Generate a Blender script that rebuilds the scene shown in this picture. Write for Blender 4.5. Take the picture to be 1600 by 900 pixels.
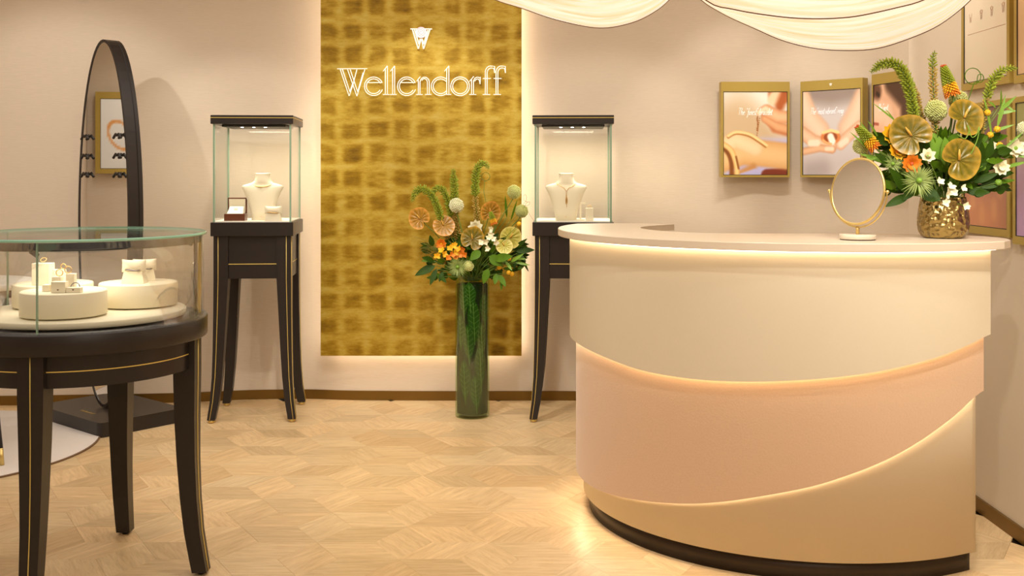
import bpy, math, random
from mathutils import Vector, Matrix
PI = math.pi
random.seed(7)
for o in list(bpy.data.objects): bpy.data.objects.remove(o)
SC = bpy.context.scene
COL = SC.collection
# ------------------------------------------------------------------ camera
F = 1670.0; HZ = 269.0; HC = 1.4
cam = bpy.data.objects.new('camera', bpy.data.cameras.new('camera'))
COL.objects.link(cam)
cam.location = (0, 0, HC); cam.rotation_euler = (PI / 2, 0, 0)
cam.data.sensor_width = 36; cam.data.lens = 36 * F / 1600
cam.data.shift_y = -(450 - HZ) / 1600
cam.data.clip_start = .05
SC.camera = cam
# ------------------------------------------------------------------ world, exposure
W = bpy.data.worlds.new('world'); SC.world = W; W.use_nodes = True
W.node_tree.nodes['Background'].inputs[0].default_value = (1, .85, .66, 1)
W.node_tree.nodes['Background'].inputs[1].default_value = .3
SC.view_settings.view_transform = 'Standard'; SC.view_settings.look = 'None'
SC.view_settings.gamma = 1; SC.view_settings.use_curve_mapping = False
SC.view_settings.exposure = 0.62
# ------------------------------------------------------------------ lights (ceiling downlights, plus added unseen fill spots and soft fill areas)
CEIL = 2.8
def spot(x, y, tx, ty, tz, power, deg=50, blend=.5, col=(1, .94, .84), r=.03, z=CEIL - .05):  # used for the downlights and for the added fill spots
    l = bpy.data.lights.new('downlight_and_fill', 'SPOT'); l.energy = power; l.spot_size = math.radians(deg)
    l.spot_blend = blend; l.color = col; l.shadow_soft_size = r
    o = bpy.data.objects.new('downlight_and_fill', l); COL.objects.link(o); o.location = (x, y, z)
    d = Vector((tx - x, ty - y, tz - z)); o.rotation_euler = d.to_track_quat('-Z', 'Y').to_euler()
    return o
def area(x, y, z, sx, sy, power, col=(1, .95, .88), rot=(0, 0, 0)):  # soft fill added under the ceiling, stands for no fixture
    l = bpy.data.lights.new('fill_light', 'AREA'); l.shape = 'RECTANGLE'; l.size = sx; l.size_y = sy
    l.energy = power; l.color = col
    o = bpy.data.objects.new('fill_light', l); COL.objects.link(o); o.location = (x, y, z); o.rotation_euler = rot
    return o
area(-1.2, 2.4, CEIL - .03, 4.5, 4.0, 44)
area(-.9, 5.3, CEIL - .03, 4.6, 1.0, 16)
area(.9, -1.0, CEIL - .03, 1.8, 1.2, 20)
spot(-2.6, 4.6, -2.7, 6.4, 1.2, 28, 66)
spot(-1.35, 5.15, -1.6, 6.3, 1.3, 20, 60)
spot(-.55, 4.9, -.55, 6.4, 1.2, 30, 60)
spot(.55, 5.1, .45, 6.3, 1.3, 18, 60)
spot(1.15, 4.95, 1.35, 6.15, 1.4, 17, 62)
spot(1.35, 4.9, 1.85, 5.9, 1.5, 16, 60)
spot(-.2, 3.2, -.5, 5.0, 0, 46, 66, .9)
spot(-.9, 4.2, -.7, 5.6, 0, 62, 64, .9)
spot(.35, 2.75, 1.05, 3.7, .6, 34, 66, .8, r=.02)
spot(1.5, 2.6, 1.3, 3.75, .5, 17, 56, .8, r=.02)
spot(1.72, 2.55, 1.93, 4.2, .6, 46, 50, .9)  # added fill grazing the right wall
spot(1.4, 3.0, 1.55, 3.85, 1.2, 9, 40, .6)
spot(.9, 2.2, 1.93, 4.4, .9, 50, 70, .9)  # added wash to brighten the right wall
spot(.2, .6, 1.2, 3.7, .25, 34, 34, .9)  # low fill added for the counter's lower body
spot(1.0, 4.75, 1.93, 4.6, 1.75, 9, 70, .9)  # added to lift the upper part of the right wall panel
spot(1.25, 1.0, 1.93, 4.25, .6, 60, 40, .9)  # added fill for the low right wall past the counter end
spot(-3.1, 5.0, -3.0, 5.5, 0, 16, 60, .8)
spot(-3.0, 3.8, -4.3, 4.2, 1.6, 40, 90, .9)  # added to brighten the left wall that the vanity mirror reflects
spot(-3.2, 6.0, -4.25, 6.2, 1.5, 8, 60, .9)

# ------------------------------------------------------------------ helpers
def P(x, y, Y):
    return Vector(((x - 800) * Y / F, Y, HC - (y - HZ) * Y / F))
def put(o, parent=None):
    COL.objects.link(o)
    if parent: o.parent = parent
    return o
def tag(o, label=None, cat=None, group=None, kind=None):
    if label: o['label'] = label
    if cat: o['category'] = cat
    if group: o['group'] = group
    if kind: o['kind'] = kind
    return o
def thing(name, label, cat, loc=(0, 0, 0), rz=0, group=None):
    o = bpy.data.objects.new(name, None); o.empty_display_size = .05
    COL.objects.link(o); o.location = loc; o.rotation_euler = (0, 0, rz)
    return tag(o, label, cat, group)
def frame(d):
    d = Vector(d).normalized()
    up = Vector((0, 0, 1)) if abs(d.z) < .9 else Vector((0, 1, 0))
    a = d.cross(up).normalized(); b = a.cross(d).normalized()
    return a, b, d
class MB:
    def __init__(s): s.v = []; s.f = []; s.sm = []; s.uv = {}; s.col = None
    def add(s, vs, fs, smooth=False):
        n = len(s.v); s.v += [tuple(v) for v in vs]
        for f in fs: s.f.append(tuple(i + n for i in f)); s.sm.append(smooth)
        return n
    def box(s, c, d, rz=0, bev=0):
        x, y, z = d[0] / 2, d[1] / 2, d[2] / 2
        cr, sr = math.cos(rz), math.sin(rz)
        def T(a, b, e): return (c[0] + a * cr - b * sr, c[1] + a * sr + b * cr, c[2] + e)
        if bev <= 0:
            vs = [T(a, b, e) for e in (-z, z) for a, b in ((-x, -y), (x, -y), (x, y), (-x, y))]
            s.add(vs, [(3, 2, 1, 0), (4, 5, 6, 7), (0, 1, 5, 4), (1, 2, 6, 5), (2, 3, 7, 6), (3, 0, 4, 7)])
        else:
            q = bev; rings = []
            for e, i in ((-z, q), (-z + q, 0), (z - q, 0), (z, q)):
                X, Y = x - i, y - i
                k = q if i == 0 else q * .4
                rings.append([T(a, b, e) for a, b in ((-X + k, -Y), (X - k, -Y), (X, -Y + k), (X, Y - k), (X - k, Y), (-X + k, Y), (-X, Y - k), (-X, -Y + k))])
            s.loft(rings, True, True)
        return s
    def loft(s, rings, cap0=False, cap1=False, smooth=False, closed=True):
        n = len(rings[0]); vs = [p for r in rings for p in r]; fs = []
        for i in range(len(rings) - 1):
            for j in range(n if closed else n - 1):
                k = (j + 1) % n
                fs.append((i * n + j, i * n + k, (i + 1) * n + k, (i + 1) * n + j))
        b = s.add(vs, fs, smooth)
        if cap0: s.f.append(tuple(b + i for i in reversed(range(n)))); s.sm.append(False)
        if cap1: s.f.append(tuple(b + (len(rings) - 1) * n + i for i in range(n))); s.sm.append(False)
        return s
    def prism(s, out, z0, z1, smooth=False):
        return s.loft([[(x, y, z0) for x, y in out], [(x, y, z1) for x, y in out]], True, True, smooth)
    def lathe(s, prof, c=(0, 0, 0), n=32, smooth=True, cap0=False, cap1=False, sx=1, sy=1):
        rings = [[(c[0] + r * sx * math.cos(2 * PI * i / n), c[1] + r * sy * math.sin(2 * PI * i / n), c[2] + z) for i in range(n)] for r, z in prof]
        return s.loft(rings, cap0, cap1, smooth)
    def tube(s, path, r, n=8, cap=True, flat=1.0):
        path = [Vector(p) for p in path]; m = len(path)
        rs = r if isinstance(r, (list, tuple)) else [r] * m
        rings = []; pa = None
        for i, p in enumerate(path):
            d = (path[min(i + 1, m - 1)] - path[max(i - 1, 0)])
            if d.length < 1e-9: d = Vector((0, 0, 1))
            d.normalize()
            if pa is None: a = frame(d)[0]
            else:
                a = pa - d * pa.dot(d)
                a = a.normalized() if a.length > 1e-6 else frame(d)[0]
            b = d.cross(a); pa = a
            rings.append([p + (a * math.cos(2 * PI * k / n) + b * math.sin(2 * PI * k / n) * flat) * rs[i] for k in range(n)])
        return s.loft(rings, cap, cap, True)
    def ring(s, path, r, n=8):
        path = [Vector(p) for p in path]; m = len(path); c = sum(path, Vector()) / m
        rings = []
        for i, p in enumerate(path):
            d = (path[(i + 1) % m] - path[i - 1]).normalized(); a = (p - c).normalized(); b = d.cross(a)
            rings.append([p + (a * math.cos(2 * PI * k / n) + b * math.sin(2 * PI * k / n)) * r for k in range(n)])
        rings.append(rings[0]); return s.loft(rings, False, False, True)
    def ell(s, c, r, d=(0, 0, 1), n=8, m=5, smooth=True):
        a, b, d = frame(d); c = Vector(c)
        rings = []
        for i in range(m + 1):
            t = PI * i / m; q = max(math.sin(t), .02)
            rings.append([c + a * r[0] * q * math.cos(2 * PI * k / n) + b * r[1] * q * math.sin(2 * PI * k / n) - d * r[2] * math.cos(t) for k in range(n)])
        return s.loft(rings, True, True, smooth)
    def leaf(s, p, d, L, w, bend=.3, nrm=None, n=6, fold=.25, thick=0):
        p = Vector(p); d = Vector(d).normalized()
        nrm = Vector(nrm).normalized() if nrm is not None else frame(d)[1]
        side = d.cross(nrm).normalized(); nrm = side.cross(d).normalized()
        rows = []
        for i in range(n + 1):
            t = i / n; ww = w * .5 * (math.sin(PI * min(1, t ** .8)) ** .8 if 0 < t < 1 else .04)
            c = p + d * L * t - nrm * bend * L * t * t
            rows.append([c - side * ww + nrm * ww * fold, c, c + side * ww + nrm * ww * fold])
        s.loft(rows, smooth=True, closed=False); return s
    def build(s, name, mat, parent=None, world=True, origin=None, smooth=None):
        me = bpy.data.meshes.new(name)
        off = Vector((0, 0, 0))
        if parent is not None and world:
            off = Vector(parent.location)
            if parent.parent: off = off + Vector(parent.parent.location)
        if origin is not None: off = Vector(origin)
        me.from_pydata([tuple(Vector(v) - off) for v in s.v], [], s.f)
        me.polygons.foreach_set('use_smooth', s.sm if smooth is None else [smooth] * len(s.f))
        if mat: me.materials.append(mat)
        me.update()
        o = bpy.data.objects.new(name, me); put(o, parent)
        if origin is not None: o.location = origin
        return o
def cr(pts, k=8, closed=False):
    pts = [Vector(p) for p in pts]; n = len(pts); out = []
    rng = range(n) if closed else range(n - 1)
    for i in rng:
        if closed: a, b, c, d = pts[i - 1], pts[i], pts[(i + 1) % n], pts[(i + 2) % n]
        else: a, b, c, d = pts[max(i - 1, 0)], pts[i], pts[i + 1], pts[min(i + 2, n - 1)]
        for j in range(k):
            t = j / k
            out.append(.5 * ((2 * b) + (c - a) * t + (2 * a - 5 * b + 4 * c - d) * t * t + (3 * b - a - 3 * c + d) * t ** 3))
    if not closed: out.append(pts[-1])
    return out
def copy_tree(o, parent=None):
    c = o.copy(); COL.objects.link(c)
    if parent: c.parent = parent
    for ch in list(o.children): copy_tree(ch, c)
    return c
# ------------------------------------------------------------------ materials
def srgb(r, g, b):
    f = lambda c: (c / 255 / 12.92) if c / 255 <= .04045 else ((c / 255 + .055) / 1.055) ** 2.4
    return (f(r), f(g), f(b), 1)
def mat(name, col, rough=.5, metal=0, spec=.5, bump=0, bscale=40, bstretch=(1, 1, 1), var=0, coat=0, emis=None, es=0, sheen=0, trans=0):
    m = bpy.data.materials.new(name); m.use_nodes = True
    nt = m.node_tree; b = nt.nodes['Principled BSDF']
    b.inputs['Base Color'].default_value = col; b.inputs['Roughness'].default_value = rough
    b.inputs['Metallic'].default_value = metal; b.inputs['Specular IOR Level'].default_value = spec
    b.inputs['Coat Weight'].default_value = coat; b.inputs['Sheen Weight'].default_value = sheen
    b.inputs['Transmission Weight'].default_value = trans
    if emis: b.inputs['Emission Color'].default_value = emis; b.inputs['Emission Strength'].default_value = es
    tc = nt.nodes.new('ShaderNodeTexCoord'); mp = nt.nodes.new('ShaderNodeMapping')
    mp.inputs['Scale'].default_value = bstretch
    nt.links.new(tc.outputs['Object'], mp.inputs[0])
    ns = nt.nodes.new('ShaderNodeTexNoise'); ns.inputs['Scale'].default_value = bscale; ns.inputs['Detail'].default_value = 5
    nt.links.new(mp.outputs[0], ns.inputs['Vector'])
    if var:
        mx = nt.nodes.new('ShaderNodeMix'); mx.data_type = 'RGBA'
        mx.inputs[6].default_value = tuple(c * (1 - var) for c in col[:3]) + (1,)
        mx.inputs[7].default_value = tuple(min(1, c * (1 + var)) for c in col[:3]) + (1,)
        nt.links.new(ns.outputs[0], mx.inputs[0]); nt.links.new(mx.outputs[2], b.inputs['Base Color'])
    if bump:
        bp = nt.nodes.new('ShaderNodeBump'); bp.inputs['Strength'].default_value = bump; bp.inputs['Distance'].default_value = .002
        nt.links.new(ns.outputs[0], bp.inputs['Height']); nt.links.new(bp.outputs[0], b.inputs['Normal'])
    return m
def glass(name, tint=(1, 1, 1, 1), refl=1.0):
    m = bpy.data.materials.new(name); m.use_nodes = True; nt = m.node_tree
    for n in list(nt.nodes): nt.nodes.remove(n)
    out = nt.nodes.new('ShaderNodeOutputMaterial'); mx = nt.nodes.new('ShaderNodeMixShader')
    t = nt.nodes.new('ShaderNodeBsdfTransparent'); t.inputs[0].default_value = tint
    g = nt.nodes.new('ShaderNodeBsdfGlossy'); g.inputs['Roughness'].default_value = .01
    fr = nt.nodes.new('ShaderNodeFresnel'); fr.inputs[0].default_value = 1.45
    mu = nt.nodes.new('ShaderNodeMath'); mu.operation = 'MULTIPLY'; mu.inputs[1].default_value = refl
    nt.links.new(fr.outputs[0], mu.inputs[0]); nt.links.new(mu.outputs[0], mx.inputs[0])
    nt.links.new(t.outputs[0], mx.inputs[1]); nt.links.new(g.outputs[0], mx.inputs[2]); nt.links.new(mx.outputs[0], out.inputs[0])
    return m
M = {}
M['wall'] = mat('wallpaper', srgb(218, 203, 184), .75, spec=.2, bump=.35, bscale=18, bstretch=(1, 1, 14), var=.07)
M['panelwall'] = mat('smooth_panel', srgb(220, 206, 186), .6, spec=.25, bump=.08, bscale=30, bstretch=(1, 1, 8), var=.02)
M['ceiling'] = mat('ceiling_paint', srgb(225, 214, 198), .8, spec=.1, var=.02)
M['basebrass'] = mat('aged_brass_skirting', srgb(128, 98, 44), .42, .75, var=.1, bscale=10)
M['black'] = mat('black_brown_lacquer', srgb(36, 30, 28), .34, spec=.45, bump=.05, bscale=60, bstretch=(8, 8, 1), var=.08)
M['blackflat'] = mat('dark_metal', srgb(32, 28, 26), .4, .2, var=.05)
M['brass'] = mat('brushed_brass', srgb(222, 196, 124), .3, .85, var=.06, bscale=80, bstretch=(1, 1, 6), bump=.04)
M['framebrass'] = mat('satin_gold_frame', srgb(188, 164, 84), .42, .45, var=.05, bscale=60, bstretch=(6, 1, 1), bump=.03)
M['line'] = mat('brass_inlay', srgb(232, 204, 112), .35, .25, var=.03)
M['cream'] = mat('cream_leather', srgb(214, 200, 174), .5, spec=.35, bump=.03, bscale=120, var=.02)
M['slab'] = mat('greige_stone_top', srgb(214, 198, 176), .32, spec=.4, var=.025, bscale=12)
M['suede'] = mat('blush_velvet', srgb(208, 174, 142), .92, spec=.1, bump=.25, bscale=160, var=.07, sheen=.4)
M['plinth'] = mat('dark_bronze_plinth', srgb(50, 38, 24), .38, .4, var=.08, bscale=8)
M['display'] = mat('cream_display_leather', srgb(232, 222, 196), .55, spec=.3, bump=.04, bscale=200, var=.015)
M['bust'] = mat('cream_bust_leather', srgb(240, 230, 206), .6, spec=.25, var=.02)
M['shelf'] = mat('white_shelf_liner', srgb(242, 236, 222), .5, var=.01)
M['glass'] = glass('clear_glass', (.99, .997, .992, 1), .4)
M['glasstop'] = glass('clear_glass_top', (.985, .995, .99, 1), .55)
M['edge'] = mat('green_glass_edge', srgb(136, 164, 142), .12, spec=.6, var=.05, bscale=5)
M['edgeteal'] = mat('teal_glass_edge', srgb(150, 208, 186), .1, spec=.8, var=.2, bscale=6)
M['mirror'] = mat('mirror_silver', (.93, .93, .92, 1), .015, 1)
M['gold'] = mat('gold_metal', srgb(226, 186, 120), .28, .9, var=.03)
M['silver'] = mat('silver_metal', srgb(120, 116, 130), .25, .9, var=.03)
M['wood'] = mat('mahogany_box', srgb(96, 48, 28), .3, var=.25, bscale=14, bstretch=(1, 6, 8))
M['rug'] = mat('ivory_rug_pile', srgb(226, 218, 212), .95, spec=.05, bump=.8, bscale=160, var=.05)
M['rugedge'] = mat('rug_edge_binding', srgb(120, 92, 66), .8, var=.05)
M['led'] = mat('warm_led', (1, .8, .5, 1), .5, emis=(1, .80, .54, 1), es=5.5)
M['led_low'] = mat('warm_led_low', (1, .8, .5, 1), .5, emis=(1, .80, .54, 1), es=11)
M['ledhalo'] = mat('warm_led_halo', (1, .8, .5, 1), .5, emis=(1, .84, .64, 1), es=8)
M['ledspot'] = mat('led_chip', (1, 1, 1, 1), .5, emis=(1, .93, .8, 1), es=14)
M['sign'] = mat('lit_sign_letter', srgb(250, 236, 214), .4, emis=(1, .92, .78, 1), es=.45)
M['signrim'] = mat('sign_return_gold', srgb(190, 150, 60), .3, .8, var=.04)
M['rose'] = mat('pink_rosette_enamel', srgb(240, 214, 222), .4, emis=(1, .85, .92, 1), es=.5, var=.12, bscale=120)
M['white_letter'] = mat('white_lettering', (.95, .95, .95, 1), .5, emis=(1, 1, 1, 1), es=.25)
M['leafd'] = mat('dark_glossy_leaf', srgb(46, 72, 8), .5, var=.4, bscale=30, spec=.15)
M['leafm'] = mat('mid_green_leaf', srgb(78, 112, 14), .5, spec=.15, var=.3, bscale=30)
M['leafl'] = mat('fresh_green_leaf', srgb(120, 160, 50), .45, var=.2, bscale=30)
M['stem'] = mat('green_stem', srgb(104, 130, 44), .5, var=.15)
M['stemd'] = mat('dark_stem', srgb(60, 56, 24), .5, var=.15)
M['foxg'] = mat('lime_foxtail_bud', srgb(150, 164, 44), .55, var=.3, bscale=60)
M['foxb'] = mat('bronze_foxtail_floret', srgb(186, 158, 72), .55, var=.35, bscale=60)
M['allium'] = mat('cream_green_allium', srgb(208, 212, 138), .7, var=.25, bscale=150)
M['alliumw'] = mat('white_allium', srgb(232, 232, 196), .7, var=.2, bscale=150)
M['orange'] = mat('orange_petal', srgb(228, 132, 28), .55, var=.3, bscale=60)
M['yellow'] = mat('yellow_petal', srgb(238, 184, 30), .55, var=.15, bscale=60)
M['whitef'] = mat('ivory_petal', srgb(240, 234, 200), .6, var=.08, bscale=60)
M['thistle'] = mat('silver_green_thistle', srgb(150, 168, 92), .6, var=.25, bscale=80)
M['red'] = mat('coral_poker_tip', srgb(196, 84, 34), .55, var=.2, bscale=80)
M['sprig'] = mat('wispy_grass', srgb(150, 130, 50), .7, var=.2)
M['table_white'] = mat('white_table_top', srgb(236, 230, 222), .4)
M['leafb'] = mat('submerged_leaf', srgb(34, 74, 10), .7, var=.5, bscale=14, spec=.1)
M['lining'] = mat('leaf_green_lining', srgb(12, 30, 4), .8, var=.6, spec=.1, bscale=8, bstretch=(1, 1, .5))
M['vein'] = mat('pale_leaf_vein', srgb(120, 160, 70), .5)
M['vaseglass'] = glass('vase_glass', (.90, .97, .86, 1), .25)

def anth_mat(name, c1, c2):
    m = mat(name, c1, .3, spec=.45, coat=.12, bump=.25, bscale=25, var=.1)
    nt = m.node_tree; b = nt.nodes['Principled BSDF']
    at = nt.nodes.new('ShaderNodeAttribute'); at.attribute_name = 'rim'
    mx = nt.nodes.new('ShaderNodeMix'); mx.data_type = 'RGBA'
    mx.inputs[6].default_value = c1; mx.inputs[7].default_value = c2
    n2 = nt.nodes.new('ShaderNodeTexNoise'); n2.inputs['Scale'].default_value = 55; n2.inputs['Detail'].default_value = 4
    tc = nt.nodes.new('ShaderNodeTexCoord'); nt.links.new(tc.outputs['Object'], n2.inputs[0])
    ma = nt.nodes.new('ShaderNodeMath'); ma.operation = 'MULTIPLY_ADD'; ma.inputs[1].default_value = 1.4; ma.inputs[2].default_value = -.62
    nt.links.new(n2.outputs[0], ma.inputs[0]); ad = nt.nodes.new('ShaderNodeMath'); ad.operation = 'ADD'; ad.use_clamp = True
    nt.links.new(ma.outputs[0], ad.inputs[0]); nt.links.new(at.outputs['Fac'], ad.inputs[1]); nt.links.new(ad.outputs[0], mx.inputs[0])
    nt.links.new(mx.outputs[2], b.inputs['Base Color'])
    return m
M['spadix'] = mat('tan_spadix', srgb(212, 164, 66), .5, var=.1)
M['anth'] = anth_mat('olive_anthurium', srgb(98, 90, 12), srgb(178, 140, 44))
M['anth_o'] = anth_mat('orange_anthurium', srgb(146, 108, 18), srgb(214, 152, 66))
M['anth_g'] = anth_mat('green_anthurium', srgb(176, 170, 66), srgb(222, 208, 120))

# gold leaf panel: leaf squares with worn lighter laps between them
def goldleaf():
    m = bpy.data.materials.new('gold_leaf'); m.use_nodes = True; nt = m.node_tree; b = nt.nodes['Principled BSDF']
    L = nt.links.new; N = nt.nodes.new
    tc = N('ShaderNodeTexCoord'); sx = N('ShaderNodeSeparateXYZ'); L(tc.outputs['Object'], sx.inputs[0])
    def math_(op, a, bb=None, c=None):
        n = N('ShaderNodeMath'); n.operation = op
        for i, q in enumerate((a, bb, c)):
            if q is None: continue
            if isinstance(q, (int, float)): n.inputs[i].default_value = q
            else: L(q, n.inputs[i])
        return n.outputs[0]
    ns = N('ShaderNodeTexNoise'); ns.inputs['Scale'].default_value = 3; L(tc.outputs['Object'], ns.inputs[0])
    nx = math_('ADD', sx.outputs[0], math_('MULTIPLY', ns.outputs[0], .08))
    nz = math_('ADD', sx.outputs[2], math_('MULTIPLY', ns.outputs[0], .09))
    def cell(v, s):
        fr = math_('FRACT', math_('MULTIPLY', v, 1 / s)); d = math_('ABSOLUTE', math_('SUBTRACT', fr, .5))
        q = N('ShaderNodeMapRange'); q.interpolation_type = 'SMOOTHSTEP'
        q.inputs[1].default_value = .18; q.inputs[2].default_value = .5; q.inputs[3].default_value = 1; q.inputs[4].default_value = 0
        L(d, q.inputs[0]); return q.outputs[0]
    g = math_('MULTIPLY', cell(nx, .149), cell(nz, .149))
    mp = N('ShaderNodeMapping'); mp.inputs['Scale'].default_value = (2.4, 1, 8); L(tc.outputs['Object'], mp.inputs[0])
    n2 = N('ShaderNodeTexNoise'); n2.inputs['Scale'].default_value = 3.0; n2.inputs['Detail'].default_value = 12; n2.inputs['Roughness'].default_value = .8; L(mp.outputs[0], n2.inputs[0])
    n3 = N('ShaderNodeTexNoise'); n3.inputs['Scale'].default_value = 3.4; n3.inputs['Detail'].default_value = 3; L(tc.outputs['Object'], n3.inputs[0])
    k = math_('MULTIPLY', g, math_('MULTIPLY_ADD', n3.outputs[0], 2.4, -.62))
    k2 = math_('ADD', math_('MULTIPLY', k, .56), math_('MULTIPLY_ADD', n2.outputs[0], 1.7, -.55)); 
    r = N('ShaderNodeValToRGB'); L(k2, r.inputs[0]); e = r.color_ramp.elements
    e[0].position = 0; e[0].color = srgb(210, 190, 102); e[1].position = 1; e[1].color = srgb(114, 84, 10)
    x = e.new(.35); x.color = srgb(194, 164, 60); x = e.new(.62); x.color = srgb(162, 128, 26)
    L(r.outputs[0], b.inputs['Base Color']); b.inputs['Metallic'].default_value = .55; b.inputs['Roughness'].default_value = .48
    bp = N('ShaderNodeBump'); bp.inputs['Strength'].default_value = .25; bp.inputs['Distance'].default_value = .003
    L(n2.outputs[0], bp.inputs['Height']); L(bp.outputs[0], b.inputs['Normal'])
    return m
M['goldleaf'] = goldleaf()
def oak():
    m = bpy.data.materials.new('oak_parquet'); m.use_nodes = True; nt = m.node_tree; b = nt.nodes['Principled BSDF']
    L = nt.links.new; N = nt.nodes.new
    uv = N('ShaderNodeUVMap'); at = N('ShaderNodeAttribute'); at.attribute_name = 'tone'
    mp = N('ShaderNodeMapping'); mp.inputs['Scale'].default_value = (1.1, 9, 1); L(uv.outputs[0], mp.inputs[0])
    n = N('ShaderNodeTexNoise'); n.inputs['Scale'].default_value = 5; n.inputs['Detail'].default_value = 7; n.inputs['Roughness'].default_value = .6; n.inputs['Distortion'].default_value = .5; L(mp.outputs[0], n.inputs[0])
    mp2 = N('ShaderNodeMapping'); mp2.inputs['Scale'].default_value = (1.5, 22, 1); L(uv.outputs[0], mp2.inputs[0])
    wv = N('ShaderNodeTexNoise'); wv.inputs['Scale'].default_value = 9; wv.inputs['Detail'].default_value = 3; wv.inputs['Distortion'].default_value = 1.2; L(mp2.outputs[0], wv.inputs[0])
    kn = N('ShaderNodeTexVoronoi'); kn.inputs['Scale'].default_value = 1.9; L(uv.outputs[0], kn.inputs['Vector'])
    kr = N('ShaderNodeMapRange'); kr.inputs[1].default_value = .012; kr.inputs[2].default_value = .05; kr.inputs[3].default_value = .55; kr.inputs[4].default_value = 0; L(kn.outputs['Distance'], kr.inputs[0])
    r = N('ShaderNodeValToRGB'); e = r.color_ramp.elements
    e[0].position = .2; e[0].color = srgb(196, 166, 122); e[1].position = .8; e[1].color = srgb(238, 212, 170)
    L(n.outputs[0], r.inputs[0])
    m1 = N('ShaderNodeMix'); m1.data_type = 'RGBA'; m1.blend_type = 'MULTIPLY'
    r2 = N('ShaderNodeValToRGB'); r2.color_ramp.elements[0].position = .3; r2.color_ramp.elements[0].color = (.72, .62, .50, 1); r2.color_ramp.elements[1].position = .5; r2.color_ramp.elements[1].color = (1, 1, 1, 1)
    L(wv.outputs[0], r2.inputs[0]); m1.inputs[0].default_value = .5; L(r.outputs[0], m1.inputs[6]); L(r2.outputs[0], m1.inputs[7])
    m2 = N('ShaderNodeMix'); m2.data_type = 'RGBA'; m2.blend_type = 'MULTIPLY'; m2.inputs[0].default_value = 1
    L(m1.outputs[2], m2.inputs[6]); L(at.outputs['Color'], m2.inputs[7])
    m3 = N('ShaderNodeMix'); m3.data_type = 'RGBA'; m3.inputs[7].default_value = srgb(104, 66, 34); L(kr.outputs[0], m3.inputs[0]); L(m2.outputs[2], m3.inputs[6])
    L(m3.outputs[2], b.inputs['Base Color']); b.inputs['Roughness'].default_value = .36; b.inputs['Specular IOR Level'].default_value = .45
    bp = N('ShaderNodeBump'); bp.inputs['Strength'].default_value = .12; bp.inputs['Distance'].default_value = .001; L(wv.outputs[0], bp.inputs['Height']); L(bp.outputs[0], b.inputs['Normal'])
    return m
M['oak'] = oak()
def drape():
    m = bpy.data.materials.new('backlit_silk'); m.use_nodes = True; nt = m.node_tree; b = nt.nodes['Principled BSDF']
    L = nt.links.new; N = nt.nodes.new
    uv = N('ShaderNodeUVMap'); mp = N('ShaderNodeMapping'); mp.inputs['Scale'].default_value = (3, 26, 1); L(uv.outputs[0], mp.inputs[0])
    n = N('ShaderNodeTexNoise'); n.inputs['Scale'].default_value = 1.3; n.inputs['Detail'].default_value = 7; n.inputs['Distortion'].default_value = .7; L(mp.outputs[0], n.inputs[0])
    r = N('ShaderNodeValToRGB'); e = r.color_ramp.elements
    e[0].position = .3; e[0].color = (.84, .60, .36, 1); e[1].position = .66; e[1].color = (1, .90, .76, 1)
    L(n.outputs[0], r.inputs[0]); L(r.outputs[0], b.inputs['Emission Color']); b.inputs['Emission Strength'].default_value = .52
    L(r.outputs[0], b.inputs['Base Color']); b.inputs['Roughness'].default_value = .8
    return m
M['drape'] = drape()
def hammered():
    m = bpy.data.materials.new('hammered_brass'); m.use_nodes = True; nt = m.node_tree; b = nt.nodes['Principled BSDF']
    L = nt.links.new; N = nt.nodes.new
    b.inputs['Base Color'].default_value = srgb(168, 146, 92); b.inputs['Metallic'].default_value = 1; b.inputs['Roughness'].default_value = .24
    tc = N('ShaderNodeTexCoord'); v = N('ShaderNodeTexVoronoi'); v.feature = 'SMOOTH_F1'; v.inputs['Scale'].default_value = 62; L(tc.outputs['Object'], v.inputs['Vector'])
    bp = N('ShaderNodeBump'); bp.inputs['Strength'].default_value = 1.0; bp.inputs['Distance'].default_value = .014; bp.invert = False
    L(v.outputs['Distance'], bp.inputs['Height']); L(bp.outputs[0], b.inputs['Normal'])
    return m
M['hammer'] = hammered()
def print_mat(name, es):
    m = bpy.data.materials.new(name); m.use_nodes = True; nt = m.node_tree; b = nt.nodes['Principled BSDF']
    at = nt.nodes.new('ShaderNodeAttribute'); at.attribute_name = 'print'
    nt.links.new(at.outputs['Color'], b.inputs['Base Color']); nt.links.new(at.outputs['Color'], b.inputs['Emission Color'])
    b.inputs['Emission Strength'].default_value = es; b.inputs['Roughness'].default_value = .3
    return m
M['screen'] = print_mat('lit_screen_image', .16)
M['print'] = print_mat('printed_image', .05)

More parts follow.
